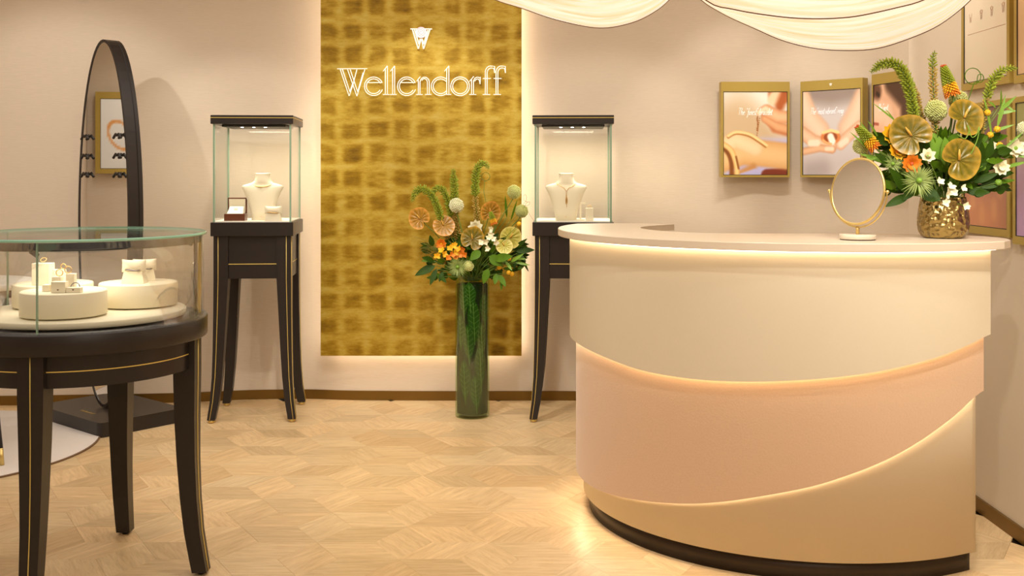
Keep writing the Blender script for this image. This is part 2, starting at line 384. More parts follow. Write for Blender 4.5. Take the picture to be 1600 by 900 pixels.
# ------------------------------------------------------------------ room shell
wall_pts = [(-4.4, 6.56), (-4.0, 6.50), (-3.5, 6.44), (-3.08, 6.42), (-2.6, 6.455), (-2.02, 6.505), (-1.62, 6.59), (-1.25, 6.61), (-1.0, 6.575), (-.5, 6.56), (.0, 6.56), (.45, 6.55), (.8, 6.45), (1.1, 6.27), (1.36, 6.185), (1.58, 6.19), (1.74, 6.13), (1.87, 6.02), (1.985, 5.89), (2.03, 5.72), (2.07, 5.45), (2.1, 5.1)]
def off_poly(pts, d):
    out = []
    for i, p in enumerate(pts):
        a = pts[max(i - 1, 0)]; b = pts[min(i + 1, len(pts) - 1)]
        t = (b - a).normalized(); out.append(Vector((p.x + t.y * d, p.y - t.x * d, 0)))
    return out
WC = cr([(x, y, 0) for x, y in wall_pts], 6)
def band(inner, outer, z0, z1, smooth=True):
    m = MB(); m.loft([[(p.x, p.y, z0) for p in inner], [(p.x, p.y, z1) for p in inner]], smooth=smooth, closed=False)
    m.loft([[(p.x, p.y, z1) for p in outer], [(p.x, p.y, z0) for p in outer]], smooth=smooth, closed=False)
    m.loft([[(p.x, p.y, z1) for p in inner], [(p.x, p.y, z1) for p in outer]], closed=False)
    m.loft([[(p.x, p.y, z0) for p in outer], [(p.x, p.y, z0) for p in inner]], closed=False)
    for i in (0, -1):
        a, b = inner[i], outer[i]; m.add([(a.x, a.y, z0), (b.x, b.y, z0), (b.x, b.y, z1), (a.x, a.y, z1)], [(0, 1, 2, 3)])
    return m
tag(band(WC, off_poly(WC, -.1), 0, CEIL).build('wall_back', M['wall']), kind='structure')
tag(band(off_poly(WC, .008), off_poly(WC, .0), 0, .057).build('baseboard_back', M['basebrass']), kind='structure')
tag(MB().box((2.03, 1.55, CEIL / 2), (.2, 7.3, CEIL)).build('wall_right', M['panelwall']), kind='structure')
tag(MB().box((1.924, 1.55, .0285), (.012, 7.3, .057)).build('baseboard_right', M['basebrass']), kind='structure')
tag(MB().box((-4.35, 2.35, CEIL / 2), (.1, 8.5, CEIL)).build('wall_left', M['wall']), kind='structure')
tag(MB().box((-1.1, -1.95, CEIL / 2), (6.4, .1, CEIL)).build('wall_front', M['wall']), kind='structure')
tag(MB().box((-1.1, 2.4, CEIL + .05), (6.6, 9.0, .1)).build('ceiling', M['ceiling']), kind='structure')
floor = tag(MB().box((-1.1, 2.4, -.06), (6.6, 9.0, .1)).build('floor', M['plinth']), kind='structure')

# parquet: rhombus blocks in three directions
S = .219; RW = .1772
tiles = []
X0, Y4 = -.4118, 3.868 + 4 * RW
g = .0004
for i in range(-22, 14):
    for j in range(-30, 22):
        px = X0 + 1.5 * S * i; py = Y4 + (i + 2 * j) * RW
        for kk, q in enumerate((((0, 0), (S / 2, RW), (0, 2 * RW), (-S / 2, RW)), ((0, 0), (S, 0), (1.5 * S, RW), (S / 2, RW)), ((0, 0), (S / 2, -RW), (1.5 * S, -RW), (S, 0)))):
            cx = px + sum(a for a, b in q) / 4; cy = py + sum(b for a, b in q) / 4
            if -4.2 < cx < 2.0 and -1.8 < cy < 6.7: tiles.append((kk, cx, cy, [(px + a - cx, py + b - cy) for a, b in q]))
def tile_vis(t):
    k, cx, cy, q = t
    if cy < 3.3: return 0
    x = 800 + cx * F / cy; y = HZ + HC * F / cy
    if not (-60 < x < 1660 and y < 960): return 0
    if ((cx - 1.1765) / .8) ** 2 + ((cy - 4.47) / .78) ** 2 < 1: return 0
    if cx > .9 and cy > 4.3: return 0
    if ((cx + 3.02) / .86) ** 2 + ((cy - 5.42) / .81) ** 2 < 1: return 0
    if cy > 6.5: return 0
    return 1 / cy
grain = {0: [math.atan2(RW, S / 2), math.atan2(RW, -S / 2)], 1: [0, math.atan2(RW, S / 2)], 2: [0, math.atan2(-RW, S / 2)]}
def tile_mesh(mb, kk, q, cx, cy, rnd, gr=None):
    ga = gr if gr is not None else rnd.choice(grain[kk] + grain[kk][:1])
    q2 = [(a * .998, b * .998) for a, b in q]
    n = len(mb.v); z = -.0002 - rnd.random() * .0004
    qi = [(a * .994, b * .994) for a, b in q2]
    vs = [(cx + a, cy + b, -.01) for a, b in q2] + [(cx + a, cy + b, z - .0006) for a, b in q2] + [(cx + a, cy + b, z) for a, b in qi]
    fs = [(j, (j + 1) % 4, 4 + (j + 1) % 4, 4 + j) for j in range(4)] + [(4 + j, 4 + (j + 1) % 4, 8 + (j + 1) % 4, 8 + j) for j in range(4)] + [(8, 9, 10, 11)]
    mb.add(vs, fs)
    ox, oy = rnd.random() * 40, rnd.random() * 40; t = rnd.random()
    tone = (.80 + .22 * t, .76 + .25 * t, .70 + .29 * t)
    w = rnd.random() * .06 - .03; tone = (tone[0] + w, tone[1], tone[2] - w)
    c, s_ = math.cos(-ga), math.sin(-ga)
    for v in vs:
        a, b = v[0] - cx, v[1] - cy
        mb.tuv.append((ox + a * c - b * s_, oy + a * s_ + b * c)); mb.tc.append(tone)
def finish_tile(mb, name, parent=None):
    o = mb.build(name, M['oak'], parent, world=False)
    me = o.data; ul = me.uv_layers.new(name='UVMap'); ca = me.color_attributes.new('tone', 'FLOAT_COLOR', 'POINT')
    for lp in me.loops: ul.data[lp.index].uv = mb.tuv[lp.vertex_index]
    for i, c in enumerate(mb.tc): ca.data[i].color = (*c, 1)
    return o
tiles.sort(key=lambda t: -tile_vis(t))
rnd = random.Random(3); protos = {}
for kk in range(3):
    q = next(t for t in tiles if t[0] == kk)[3]
    for v in range(14):
        mb = MB(); mb.tuv = []; mb.tc = []; tile_mesh(mb, kk, q, 0, 0, rnd)
        o = finish_tile(mb, 'parquet_block', floor); protos[(kk, v)] = [o, False]
for t in tiles[:300]:
    e = protos[(t[0], rnd.randrange(14))]
    if not e[1]: o = e[0]; e[1] = True
    else: o = e[0].copy(); COL.objects.link(o)
    o.location = (t[1], t[2], 0)
for e in protos.values():
    if not e[1]: bpy.data.objects.remove(e[0])
mb = MB(); mb.tuv = []; mb.tc = []
for t in tiles[300:]: tile_mesh(mb, t[0], t[3], t[1], t[2], rnd)
tag(finish_tile(mb, 'parquet_field', floor), kind='stuff')

# ------------------------------------------------------------------ gold leaf panel with sign
PY = 6.47
gx0, gx1, gz0, gz1 = (501 - 800) * PY / F, (815 - 800) * PY / F, HC - (556 - HZ) * PY / F, 2.72
t = thing('gold_leaf_panel', 'tall backlit gold leaf wall panel behind the shop sign', 'wall panel', ((gx0 + gx1) / 2, PY, gz0))
MB().box(((gx0 + gx1) / 2, PY + .012, (gz0 + gz1) / 2), (gx1 - gx0, .024, gz1 - gz0), 0, .001).build('panel_face', M['goldleaf'], t)
m = MB()
for x in (gx0 + .05, gx1 - .05): m.box((x, PY + .048, (gz0 + gz1) / 2), (.03, .046, gz1 - gz0 - .1))
for z in (gz0 + .05, gz1 - .05): m.box(((gx0 + gx1) / 2, PY + .048, z), (gx1 - gx0 - .13, .046, .03))
m.build('mounting_rail', M['blackflat'], t)
m = MB()
for x in (gx0 + .03, gx1 - .03): m.box((x, PY + .04, (gz0 + gz1) / 2), (.008, .02, gz1 - gz0 - .06))
m.box(((gx0 + gx1) / 2, PY + .04, gz0 + .03), (gx1 - gx0 - .08, .02, .008))
m.build('led_strip', M['ledhalo'], t)

SY = PY - .022
def strokes(parent, name, lines, r, conv, mtr=M['sign'], Y=SY, closed=()):
    m = MB()
    for k, ln in enumerate(lines):
        m.tube([P(*conv(x, y), Y) for x, y in ln], r, 6)
    return m.build(name, mtr, parent)
c4 = lambda x, y: (520 + x / 11.034, 90 + y / 11.034)
c5 = lambda x, y: (655 + x / 11.034, 90 + y / 11.034)
def arc(cx, cy, r, a0, a1, n=26, ry=None):
    ry = ry or r
    return [(cx + r * math.cos(math.radians(a0 + (a1 - a0) * i / n)), cy - ry * math.sin(math.radians(a0 + (a1 - a0) * i / n))) for i in range(n + 1)]
sg = thing('shop_name_sign', 'lit cream inline lettering reading Wellendorff on the gold leaf panel', 'sign', P(660, 150, SY))
R1 = .0027
def ee(cx): return [arc(cx, 495, 160, 22, 340), arc(cx, 495, 126, 24, 330), [(cx - 118, 430), (cx + 145, 430)]]
def ll(x): return [[(x, 190), (x, 625)], [(x + 36, 150), (x + 36, 625)], [(x - 38, 235), (x + 36, 142)], [(x - 42, 636), (x + 72, 636)]]
L_ = [
 (c4, [[(75, 193), (595, 190)], [(128, 200), (280, 660)], [(165, 200), (295, 590)], [(285, 660), (350, 455), (415, 205)], [(255, 205), (415, 665)], [(300, 205), (428, 590)], [(418, 662), (552, 205)], [(295, 590), (340, 450)], [(428, 590), (522, 260)]]),
 (c4, ee(705)), (c4, ll(905)), (c4, ll(1030)), (c4, ee(1275)),
 (c5, [[(-15, 390), (-15, 625)], [(15, 430), (15, 625)], [(-45, 410), (18, 328)], arc(95, 430, 80, 180, 0, 14, 92) + [(175, 625)], arc(90, 430, 50, 150, 0, 10, 66) + [(142, 625)], [(-55, 636), (60, 636)], [(100, 636), (210, 636)]]),
 (c5, [arc(370, 495, 160, 312, 52), arc(370, 495, 126, 322, 40), [(475, 190), (475, 625)], [(512, 148), (512, 625)], [(435, 235), (514, 142)], [(465, 636), (552, 636)]]),
 (c5, [arc(705, 495, 162, 0, 360), arc(705, 495, 128, 0, 360)]),
 (c5, [[(903, 380), (903, 625)], [(937, 390), (937, 625)], [(865, 412), (942, 325)], arc(1005, 420, 68, 170, 50, 10, 82) + [(1055, 330), (1050, 455)], arc(1005, 430, 50, 160, 60, 8, 60) + [(1040, 410), (1050, 455)], [(862, 636), (985, 636)]]),
 (c5, [[(1140, 625), (1140, 250)] + arc(1230, 250, 90, 180, 80, 12, 105) + [(1300, 150), (1302, 265)], [(1172, 625), (1172, 260)] + arc(1240, 260, 68, 180, 80, 10, 80) + [(1285, 185), (1302, 265)], [(1097, 360), (1235, 360)], [(1095, 636), (1225, 636)]]),
 (c5, [[(1325, 625), (1325, 250)] + arc(1415, 250, 90, 180, 80, 12, 105) + [(1485, 150), (1488, 265)], [(1357, 625), (1357, 260)] + arc(1425, 260, 68, 180, 80, 10, 80) + [(1470, 185), (1488, 265)], [(1282, 360), (1420, 360)], [(1280, 636), (1410, 636)]])]
for cv, ls in L_: strokes(sg, 'letter', ls, R1, cv)
em = thing('w_emblem', 'small lit letter W emblem with a round pink rosette above the shop name', 'emblem', P(657, 76, SY))
c6 = lambda x, y: (625 + x / 16.37, 30 + y / 16.37)
strokes(em, 'letter', [[(265, 250), (820, 250)], [(320, 270), (465, 755)], [(375, 270), (485, 640)], [(470, 760), (545, 520), (600, 760)], [(485, 640), (520, 500)], [(560, 500), (605, 640)], [(605, 755), (765, 265)], [(605, 640), (715, 280)]], .0042, c6)
c = P(*c6(540, 340), SY - .004)
m = MB(); m.ell(c, (.0335, .0335, .006), (0, -1, 0), 20, 6)
ro = m.build('rosette', M['rose'], em)
m = MB(); m.tube([c + Vector((math.cos(a) * (.004 + a * .0016), -.0065, math.sin(a) * (.004 + a * .0016))) for a in [i * .35 for i in range(44)]], .0012, 5)
m.build('rosette_spiral', M['brass'], ro)

# ------------------------------------------------------------------ tall pedestal showcases
PW = .456; PH = PW / 2
def pz(y): return HC - (y - HZ) * 5.98 / F
def sq_leg(m, cx, cy, secs):
    rings = []
    for z, ix, iy, ox, oy in secs: pass
def make_pedestal(label, loc, rz):
    t = thing('pedestal_showcase', label, 'showcase', loc, rz, None)
    ZB, ZT, ZR0, ZR1 = 1.042, 1.119, 1.670, 1.719
    L = dict(parent=t, world=False)
    MB().box((0, 0, (ZB + ZT) / 2), (PW, PW, ZT - ZB), 0, .002).build('showcase_base', M['black'], **L)
    MB().box((0, 0, ZT + .003), (PW - .03, PW - .03, .006)).build('display_shelf', M['shelf'], **L)
    MB().box((0, 0, (ZR0 + ZR1) / 2), (PW, PW, ZR1 - ZR0), 0, .002).build('roof', M['black'], **L)
    rf = t.children[-1] if False else None
    m = MB()
    for s in (-1, 1):
        m.box((0, s * (PH + .0005), 1.705), (PW + .002, .002, .003)); m.box((s * (PH + .0005), 0, 1.705), (.002, PW + .002, .003))
    m.build('roof_inlay', M['line'], **L)
    MB().box((0, 0, ZR0 - .007), (PW - .1, PW - .12, .014), 0, .004).build('light_box', M['blackflat'], **L)
    for x in (-.07, -.005, .06):
        MB().lathe([(.007, -.002), (.007, 0)], (x, -.13, ZR0 - .0145), 10, cap0=True, cap1=True).build('spot_lens', M['ledspot'], **L)
    gi = PH - .017
    for (x, y, dx, dy) in ((0, -gi, 2 * gi, .006), (0, gi, 2 * gi, .006), (-gi, 0, .006, 2 * gi), (gi, 0, .006, 2 * gi)):
        MB().box((x, y, (ZT + .001 + ZR0) / 2), (dx - .014 if dx > dy else dx, dy - .014 if dy > dx else dy, ZR0 - ZT - .004)).build('glass_pane', M['glass'], **L)
    for x in (-gi, gi):
        for y in (-gi, gi):
            MB().box((x, y, (ZT + ZR0) / 2), (.010, .010, ZR0 - ZT)).build('glass_edge', M['edge'], **L)
    for s in (-1, 1):
        MB().box((0, s * (PH - .035), .922), (PW - .19, .022, .24)).build('apron', M['black'], **L)
        MB().box((s * (PH - .035), 0, .922), (.022, PW - .19, .24)).build('apron', M['black'], **L)
        MB().box((0, s * (PH - .0235), .884), (PW - .19, .002, .004)).build('brass_inlay', M['line'], **L)
        MB().box((s * (PH - .0235), 0, .884), (.002, PW - .19, .004)).build('brass_inlay', M['line'], **L)
    prof = [(ZB, .014, .080), (.80, .014, .080), (.60, .013, .070), (.40, .010, .062), (.25, .006, .056), (.12, -.003, .050), (.018, -.016, .044)]
    for sx in (-1, 1):
        for sy in (-1, 1):
            rings = []; ln = []; ln2 = []
            for z, o_, w in prof:
                a0 = PH - o_; a1 = a0 - w
                rings.append([(sx * a1, sy * a1, z), (sx * a0, sy * a1, z), (sx * a0, sy * a0, z), (sx * a1, sy * a0, z)])
                ln.append((sx * (a0 - w * .32), sy * (a0 + .0005), z)); ln2.append((sx * (a0 + .0005), sy * (a0 - w * .32), z))
            lg = MB().loft(rings, True, True).build('leg', M['black'], **L)
            MB().tube(ln, .0018, 4).tube(ln2, .0018, 4).build('brass_inlay', M['line'], lg, world=False)
            c = PH + .016 - .022
            MB().lathe([(.012, 0), (.019, .004), (.020, .013), (.017, .018)], (sx * c, sy * c, 0), 12, cap0=True, cap1=True).build('brass_foot', M['brass'], lg, world=False)
    l = bpy.data.lights.new('case_light', 'AREA'); l.size = .25; l.energy = 3.2; l.color = (1, .86, .66)
    o = bpy.data.objects.new('case_light', l); put(o, t); o.location = (0, -.03, ZR0 - .02)
    return t
a1 = math.radians(4.3); a2 = math.radians(-3.3)
def ctr(px, rz, Yf=5.98):
    X = (px - 800) * Yf / F
    return (X - math.sin(rz) * PH, Yf + math.cos(rz) * PH, 0)
c1_ = ctr(393.5, a1); c2_ = ctr(895.5, a2)
ped1 = make_pedestal('tall glass showcase left of gold panel holding a wooden ring box', c1_, a1)
ped2 = make_pedestal('tall glass showcase right of gold panel partly behind the reception counter', c2_, a2)
def inped(px, Y, z=1.125):
    return Vector(((px - 800) * Y / F, Y, z))
# necklace busts
def bust(px, Yb, rz, label):
    p = inped(px, Yb)
    t = thing('necklace_bust', label, 'display bust', p, rz)
    s = 1.0
    secs = [(0, .058, .030), (.05, .066, .032), (.11, .084, .034), (.16, .104, .035), (.187, .118, .032), (.199, .112, .028), (.207, .088, .027), (.214, .062, .029), (.225, .048, .031), (.245, .042, .031), (.262, .041, .031), (.268, .044, .032), (.270, .034, .026)]
    m = MB(); rings = []
    for z, a, b in secs:
        rings.append([(a * (abs(math.cos(q)) ** .8) * (1 if math.cos(q) >= 0 else -1), b * math.sin(q) * 1 + .00 - (.25 - z) * .08, z) for q in [2 * PI * i / 28 for i in range(28)]])
    m.loft(rings, True, True, True); m.build('torso', M['bust'], t, world=False)
    MB().ell((0, -.034 - .25 * .08 * .93, .022), (.003, .003, .001), (0, -1, 0), 8, 3).build('logo_stud', M['gold'], t, world=False)
    return t
b1 = bust(410.5, 6.14, a1, 'cream neck bust with a short gold collar in left tall showcase')
n1 = thing('gold_collar_necklace', 'short gold collar necklace around the neck bust in left tall showcase', 'necklace', tuple(inped(410.5, 6.14) + Vector((0, 0, .19))))
m = MB(); base = inped(410.5, 6.14)
pth = [base + Vector((.062 * math.sin(q), -.036 * math.cos(q) - .004, .217 - .026 * max(0, math.cos(q)) ** 1)) for q in [-1.9 + 3.8 * i / 24 for i in range(25)]]
m.tube(pth, [.0018 + .0012 * math.sin(PI * i / 24) for i in range(25)], 6); m.build('collar', M['gold'], n1)
m = MB(); m.ell(base + Vector((0, -.043, .19)), (.004, .002, .004)); m.build('pendant', M['gold'], n1)
b2 = bust(884.5, 6.10, a2, 'cream neck bust with a long lariat necklace in right tall showcase')
n2 = thing('lariat_necklace', 'long gold lariat necklace hanging on the bust in right tall showcase', 'necklace', tuple(inped(884.5, 6.10) + Vector((0, 0, .1))))
base = inped(884.5, 6.10)
m = MB()
for s in (-1, 1):
    m.tube([base + Vector(v) for v in ((s * .056, -.016, .217), (s * .050, -.028, .208), (s * .036, -.040, .197), (s * .014, -.041, .186), (s * .003, -.040, .17), (s * .002, -.044, .13), (s * .003, -.047, .105))], .0018, 6)
m.tube([base + Vector(v) for v in ((0, -.046, .11), (.001, -.049, .075))], .0012, 6)
m.build('chain', M['gold'], n2)
m = MB()
for s in (-1, 1): m.ell(base + Vector((s * .003, -.048, .115)), (.003, .003, .02))
m.build('pendant', M['gold'], n2)
# wooden ring box
t = thing('ring_box', 'open dark wooden jewellery box with cream lining in left tall showcase', 'jewellery box', inped(368.5, 6.07), a1)
MB().box((0, 0, .020), (.115, .09, .040), 0, .002).build('box_body', M['wood'], t, world=False)
m = MB(); m.box((0, .052, .082), (.108, .012, .095), 0, .002); ld = m.build('lid', M['wood'], t, world=False)
MB().box((0, .0445, .082), (.092, .004, .080)).build('lid_lining', M['display'], ld, world=False)
m = MB(); m.add([(-.044, -.03, .041), (.044, -.03, .041), (.038, .035, .08), (-.038, .035, .08), (-.044, .035, .041), (.044, .035, .041)], [(0, 1, 2, 3), (4, 0, 3), (1, 5, 2), (5, 4, 3, 2)])
cu = m.build('cushion', M['shelf'], t, world=False)
MB().ring([(.010 * math.cos(q), .002 + .004 * math.sin(q), .066 + .004 * math.sin(q)) for q in [2 * PI * i / 16 for i in range(16)]], .0016, 6).build('ring', M['gold'], cu, world=False)
# bracelet pillow
def pillow(m, c, w, h, d, rz=0, n=12):
    rings = []; cr_, sr = math.cos(rz), math.sin(rz)
    for i in range(n + 1):
        t_ = -1 + 2 * i / n; k = (1 - abs(t_) ** 3) ** .5 if abs(t_) < 1 else 0
        k = max(k, .12); hh = h * (.86 + .14 * abs(t_) ** 2)
        ring = []
        for j in range(14):
            q = 2 * PI * j / 14; x = t_ * w / 2 * (.97 + .05 * abs(math.sin(q)) ** 2); y = d / 2 * k * math.cos(q); z = hh / 2 * (abs(math.sin(q)) ** .8) * (1 if math.sin(q) >= 0 else -1)
            ring.append((c[0] + x * cr_ - y * sr, c[1] + x * sr + y * cr_, c[2] + z))
        rings.append(ring)
    m.loft(rings, True, True, True)
def pillow_stand(label, loc, rz, w, h, metal, band_label, scale=1):
    t = thing('bracelet_pillow', label, 'display pillow', loc, rz)
    m = MB(); m.loft([[(-w * .48, -.022, 0), (w * .48, -.022, 0), (w * .48, .03, 0), (-w * .48, .03, 0)], [(-w * .38, -.016, h * .5), (w * .38, -.016, h * .5), (w * .38, .02, h * .5), (-w * .38, .02, h * .5)]], True, True)
    m.build('pillow_foot', M['bust'], t, world=False)
    m = MB(); pillow(m, (0, -.004, h * .72), w, h * .55, .04); m.build('pillow', M['bust'], t, world=False)
    b = thing('bracelet', band_label, 'bracelet', Vector(loc) + Vector((0, 0, h * .5)), rz)
    m = MB(); m.ring([(w * .36 * math.cos(q), -.004 + .0245 * math.sin(q), h * .06 + .002 * math.cos(3 * q)) for q in [2 * PI * i / 28 for i in range(28)]], .0022, 6)
    m.build('band', metal, b, world=False)
pillow_stand('small cream pillow wrapped with gold bracelet in left tall showcase', inped(427, 6.03), a1, .094, .085, M['gold'], 'gold bracelet on the small pillow in left tall showcase')
# earring stand, ring block in right showcase
t = thing('earring_stand', 'thin cream T shaped earring stand beside the lariat bust', 'earring stand', inped(907, 6.08), a2)
MB().box((0, 0, .004), (.05, .03, .008), 0, .001).build('foot', M['bust'], t, world=False)
MB().box((0, 0, .052), (.010, .008, .09)).build('post', M['bust'], t, world=False)
MB().box((0, 0, .099), (.056, .01, .010), 0, .001).build('bar', M['bust'], t, world=False)
t = thing('ring_block', 'tall cream block topped by a ring in right tall showcase', 'display block', inped(921, 6.04), a2)
MB().box((0, 0, .036), (.044, .03, .072), 0, .002).build('block', M['bust'], t, world=False)
MB().ring([(.009 * math.cos(q), 0, .079 + .009 * math.sin(q)) for q in [2 * PI * i / 18 for i in range(18)]], .0015, 6).build('ring', M['gold'], t, world=False)

# ------------------------------------------------------------------ round showcase table
TC = Vector((-1.5, 3.73, 0))
t = thing('round_showcase_table', 'round black showcase table under a curved glass drum on flared legs', 'showcase table', TC)
L = dict(parent=t, world=False)
MB().lathe([(.39, .825), (.4195, .825), (.4217, .828), (.4217, .889), (.4190, .893), (0.0001, .893)], (0, 0, 0), 96, cap0=True).build('table_rim', M['black'], **L)
MB().lathe([(.385, .721), (.385, .826)], (0, 0, 0), 96).lathe([(.36, .826), (.36, .721)], (0, 0, 0), 96).lathe([(.36, .721), (.385, .721)], (0, 0, 0), 96).build('apron', M['black'], **L)
MB().lathe([(.3865, .771), (.3865, .7745)], (0, 0, 0), 96).build('brass_inlay', M['line'], **L)
MB().lathe([(.4015, .8935), (.4075, .8935), (.4075, 1.179), (.4015, 1.179), (.4015, .8935)], (0, 0, 0), 96).build('glass_drum', M['glass'], **L)
MB().lathe([(.0001, 1.1805), (.4165, 1.1805)], (0, 0, 0), 96).lathe([(.4165, 1.1895), (.0001, 1.1895)], (0, 0, 0), 96).build('glass_top', M['glasstop'], **L)
MB().lathe([(.4165, 1.1805), (.4178, 1.182), (.4178, 1.188), (.4165, 1.1895)], (0, 0, 0), 96).build('glass_edge', M['edgeteal'], **L)
def ringband(r0, r1, z0, z1, a0=0, a1=2 * PI, n=64, c=(0, 0)):
    m = MB(); rings = []
    for i in range(n + 1):
        a = a0 + (a1 - a0) * i / n; ca, sa = math.cos(a), math.sin(a)
        rings.append([(c[0] + r * ca, c[1] + r * sa, z) for r, z in ((r0, z0), (r1, z0), (r1, z1), (r0, z1))])
    m.loft(rings, True, True, False); return m
ringband(.388, .399, 1.152, 1.178, math.radians(-175), math.radians(15), 48).build('light_ring', M['blackflat'], **L)
for a in (-92, 24):
    aa = math.radians(a); x, y = .37 * math.cos(aa), .37 * math.sin(aa)
    m = MB(); m.tube([(x, y, 1.165), (x, y, 1.15)], .004, 8); m.tube([(x, y, 1.152), (x * .95 + .012, y * .95, 1.136)], .0085, 12)
    m.build('spot_head', M['blackflat'], **L)
for px_, yy in ((58, -1), (12, 1)):
    k = (px_ - 800) / F
    A = k * k + 1; B = -2 * (k * TC.x + TC.y); Cc = TC.x ** 2 + TC.y ** 2 - .4045 ** 2
    Y = (-B + yy * math.sqrt(B * B - 4 * A * Cc)) / (2 * A)
    MB().box((k * Y - TC.x, Y - TC.y, 1.036), (.004, .008, .286)).build('glass_seam', M['edge'], **L)
aa = math.radians(20)
MB().box((.394 * math.cos(aa), .394 * math.sin(aa), 1.036), (.010, .022, .286), aa).build('brass_post', M['brass'], **L)
aa = math.radians(27)
MB().box((.385 * math.cos(aa), .385 * math.sin(aa), 1.036), (.010, .02, .286), aa).build('lock_channel', M['silver'], **L)
for k in range(4):
    a = -PI / 2 + k * PI / 2; ca, sa = math.cos(a), math.sin(a)
    def T(r, s, z): return (r * ca - s * sa, r * sa + s * ca, z)
    rings = []; ln = []
    for z, ro, ri, w in ((.826, .404, .328, .041), (.70, .404, .330, .041), (.55, .402, .333, .038), (.40, .403, .340, .034), (.27, .408, .350, .031), (.15, .418, .364, .029), (.05, .434, .382, .027), (.010, .441, .390, .026)):
        rings.append([T(ri, -w, z), T(ro, -w, z), T(ro, w, z), T(ri, w, z)]); ln.append(T(ro + .0005, 0, z))
    lg = MB().loft(rings, True, True).build('leg', M['black'], **L)
    MB().tube(ln, .0018, 4).build('brass_inlay', M['line'], lg, world=False)
    MB().lathe([(.012, 0), (.014, .010)], T(.415, 0, 0), 12, cap0=True, cap1=True).build('foot_glide', M['blackflat'], lg, world=False)
l = bpy.data.lights.new('case_light', 'AREA'); l.shape = 'DISK'; l.size = .5; l.energy = 1.2; l.color = (1, .87, .68)
o = bpy.data.objects.new('case_light', l); put(o, t); o.location = (0, 0, 1.15)
def top_disc(name, label, cat, c, r, z0, z1, feet=True):
    t = thing(name, label, cat, (c[0], c[1], z0))
    f = .005 if feet else 0
    MB().lathe([(.0001, f), (r - .003, f), (r, f + .003), (r, z1 - z0 - .003), (r - .003, z1 - z0), (.0001, z1 - z0)], (0, 0, 0), 72).build('drum', M['display'], t, world=False)
    if feet:
        for k in range(4): MB().lathe([(.006, 0), (.006, f + .001)], (r * .7 * math.cos(k * PI / 2 + .8), r * .7 * math.sin(k * PI / 2 + .8), 0), 8, cap0=True, cap1=True).build('foot', M['brass'], t, world=False)
    return t
top_disc('display_plate', 'wide flat cream round plate covering the round showcase table floor', 'display plate', (TC.x, TC.y), .348, .894, .920, True)
Dz0, Dz1 = .9205, 1.0055
top_disc('display_drum', 'front cream drum with ring blocks inside the round showcase', 'display drum', (-1.497, 3.571), .137, Dz0, Dz1)
top_disc('display_drum', 'right cream drum with two bracelet pillows inside the round showcase', 'display drum', (-1.342, 3.84), .1345, Dz0, Dz1)
top_disc('display_drum', 'rear left cream drum with a tall ring block inside the round showcase', 'display drum', (-1.638, 3.815), .135, Dz0, Dz1)
ZD = 1.0060
def onz(px, Y): return Vector(((px - 800) * Y / F, Y, ZD))
def block(name, label, px, Y, w, d, h, ringpos=None, heart=False, upright=False, mtl='gold'):
    t = thing(name, label, 'display block', onz(px, Y))
    MB().box((0, 0, h / 2), (w, d, h), 0, .001).build('block', M['bust'], t, world=False)
    if heart:
        m = MB(); pts = []
        for i in range(20):
            q = 2 * PI * i / 20; pts.append((.0028 * math.sin(q) ** 3 * 1.1, .0027 / 16 * (13 * math.cos(q) - 5 * math.cos(2 * q) - 2 * math.cos(3 * q) - math.cos(4 * q))))
        m.loft([[(x, -d / 2 - .0001, .010 + y) for x, y in pts], [(x, -d / 2 - .0008, .010 + y) for x, y in pts]], True, True)
        m.build('emblem', M['wood'], t, world=False)
    return t
def ringt(label, px, Y, z, r, mtl, tilt=0):
    t = thing('ring', label, 'ring', (*onz(px, Y)[:2], z))
    MB().ring([(r * math.cos(q), r * math.sin(q) * math.sin(tilt), r + r * math.sin(q) * math.cos(tilt)) for q in [2 * PI * i / 28 for i in range(28)]], .0016, 6).build('band', mtl, t, world=False)
block('ring_block', 'square cream block stamped with heart at left on the front drum', 93.5, 3.50, .046, .030, .036, heart=True)
block('ring_block', 'low cream block stamped with heart at right on the front drum', 116.5, 3.50, .046, .024, .017, heart=True)
block('ring_block', 'taller plain cream block behind the low heart block', 111.5, 3.545, .028, .022, .058)
block('ring_block', 'small plain cream block at rear left of the front drum', 90, 3.545, .030, .022, .048)
block('ring_block', 'small low cream block at far left of the front drum', 74, 3.54, .022, .03, .022)
ringt('gold ring standing on the taller block of the front drum', 106.5, 3.545, ZD + .0595, .011, M['gold'])
ringt('gold ring standing on the rear left block of the front drum', 93, 3.545, ZD + .0495, .011, M['gold'])
ringt('dark silver ring leaning on the low heart block of the front drum', 117.5, 3.522, ZD + .0010, .0145, M['silver'], .25)
block('tall_ring_block', 'tall cream block on the rear left drum in round showcase', 67.5, 3.74, .062, .045, .076)
ringt('gold ring lying on top of the tall block on rear left drum', 68, 3.74, ZD + .0775, .010, M['gold'], .9)
block('ring_block', 'medium cream block right of the tall block on rear left drum', 92, 3.76, .040, .03, .052)
ringt('gold ring on the medium block of the rear left drum', 99, 3.76, ZD + .0535, .009, M['gold'])
pillow_stand('front cream pillow with dark bracelet on the right drum', onz(210, 3.80), 0, .084, .085, M['silver'], 'dark beaded bracelet around the front pillow on right drum')
pillow_stand('rear cream pillow behind the dark bracelet pillow on right drum', onz(226, 3.89), .35, .080, .080, M['silver'], 'thin bracelet around the rear pillow on right drum')

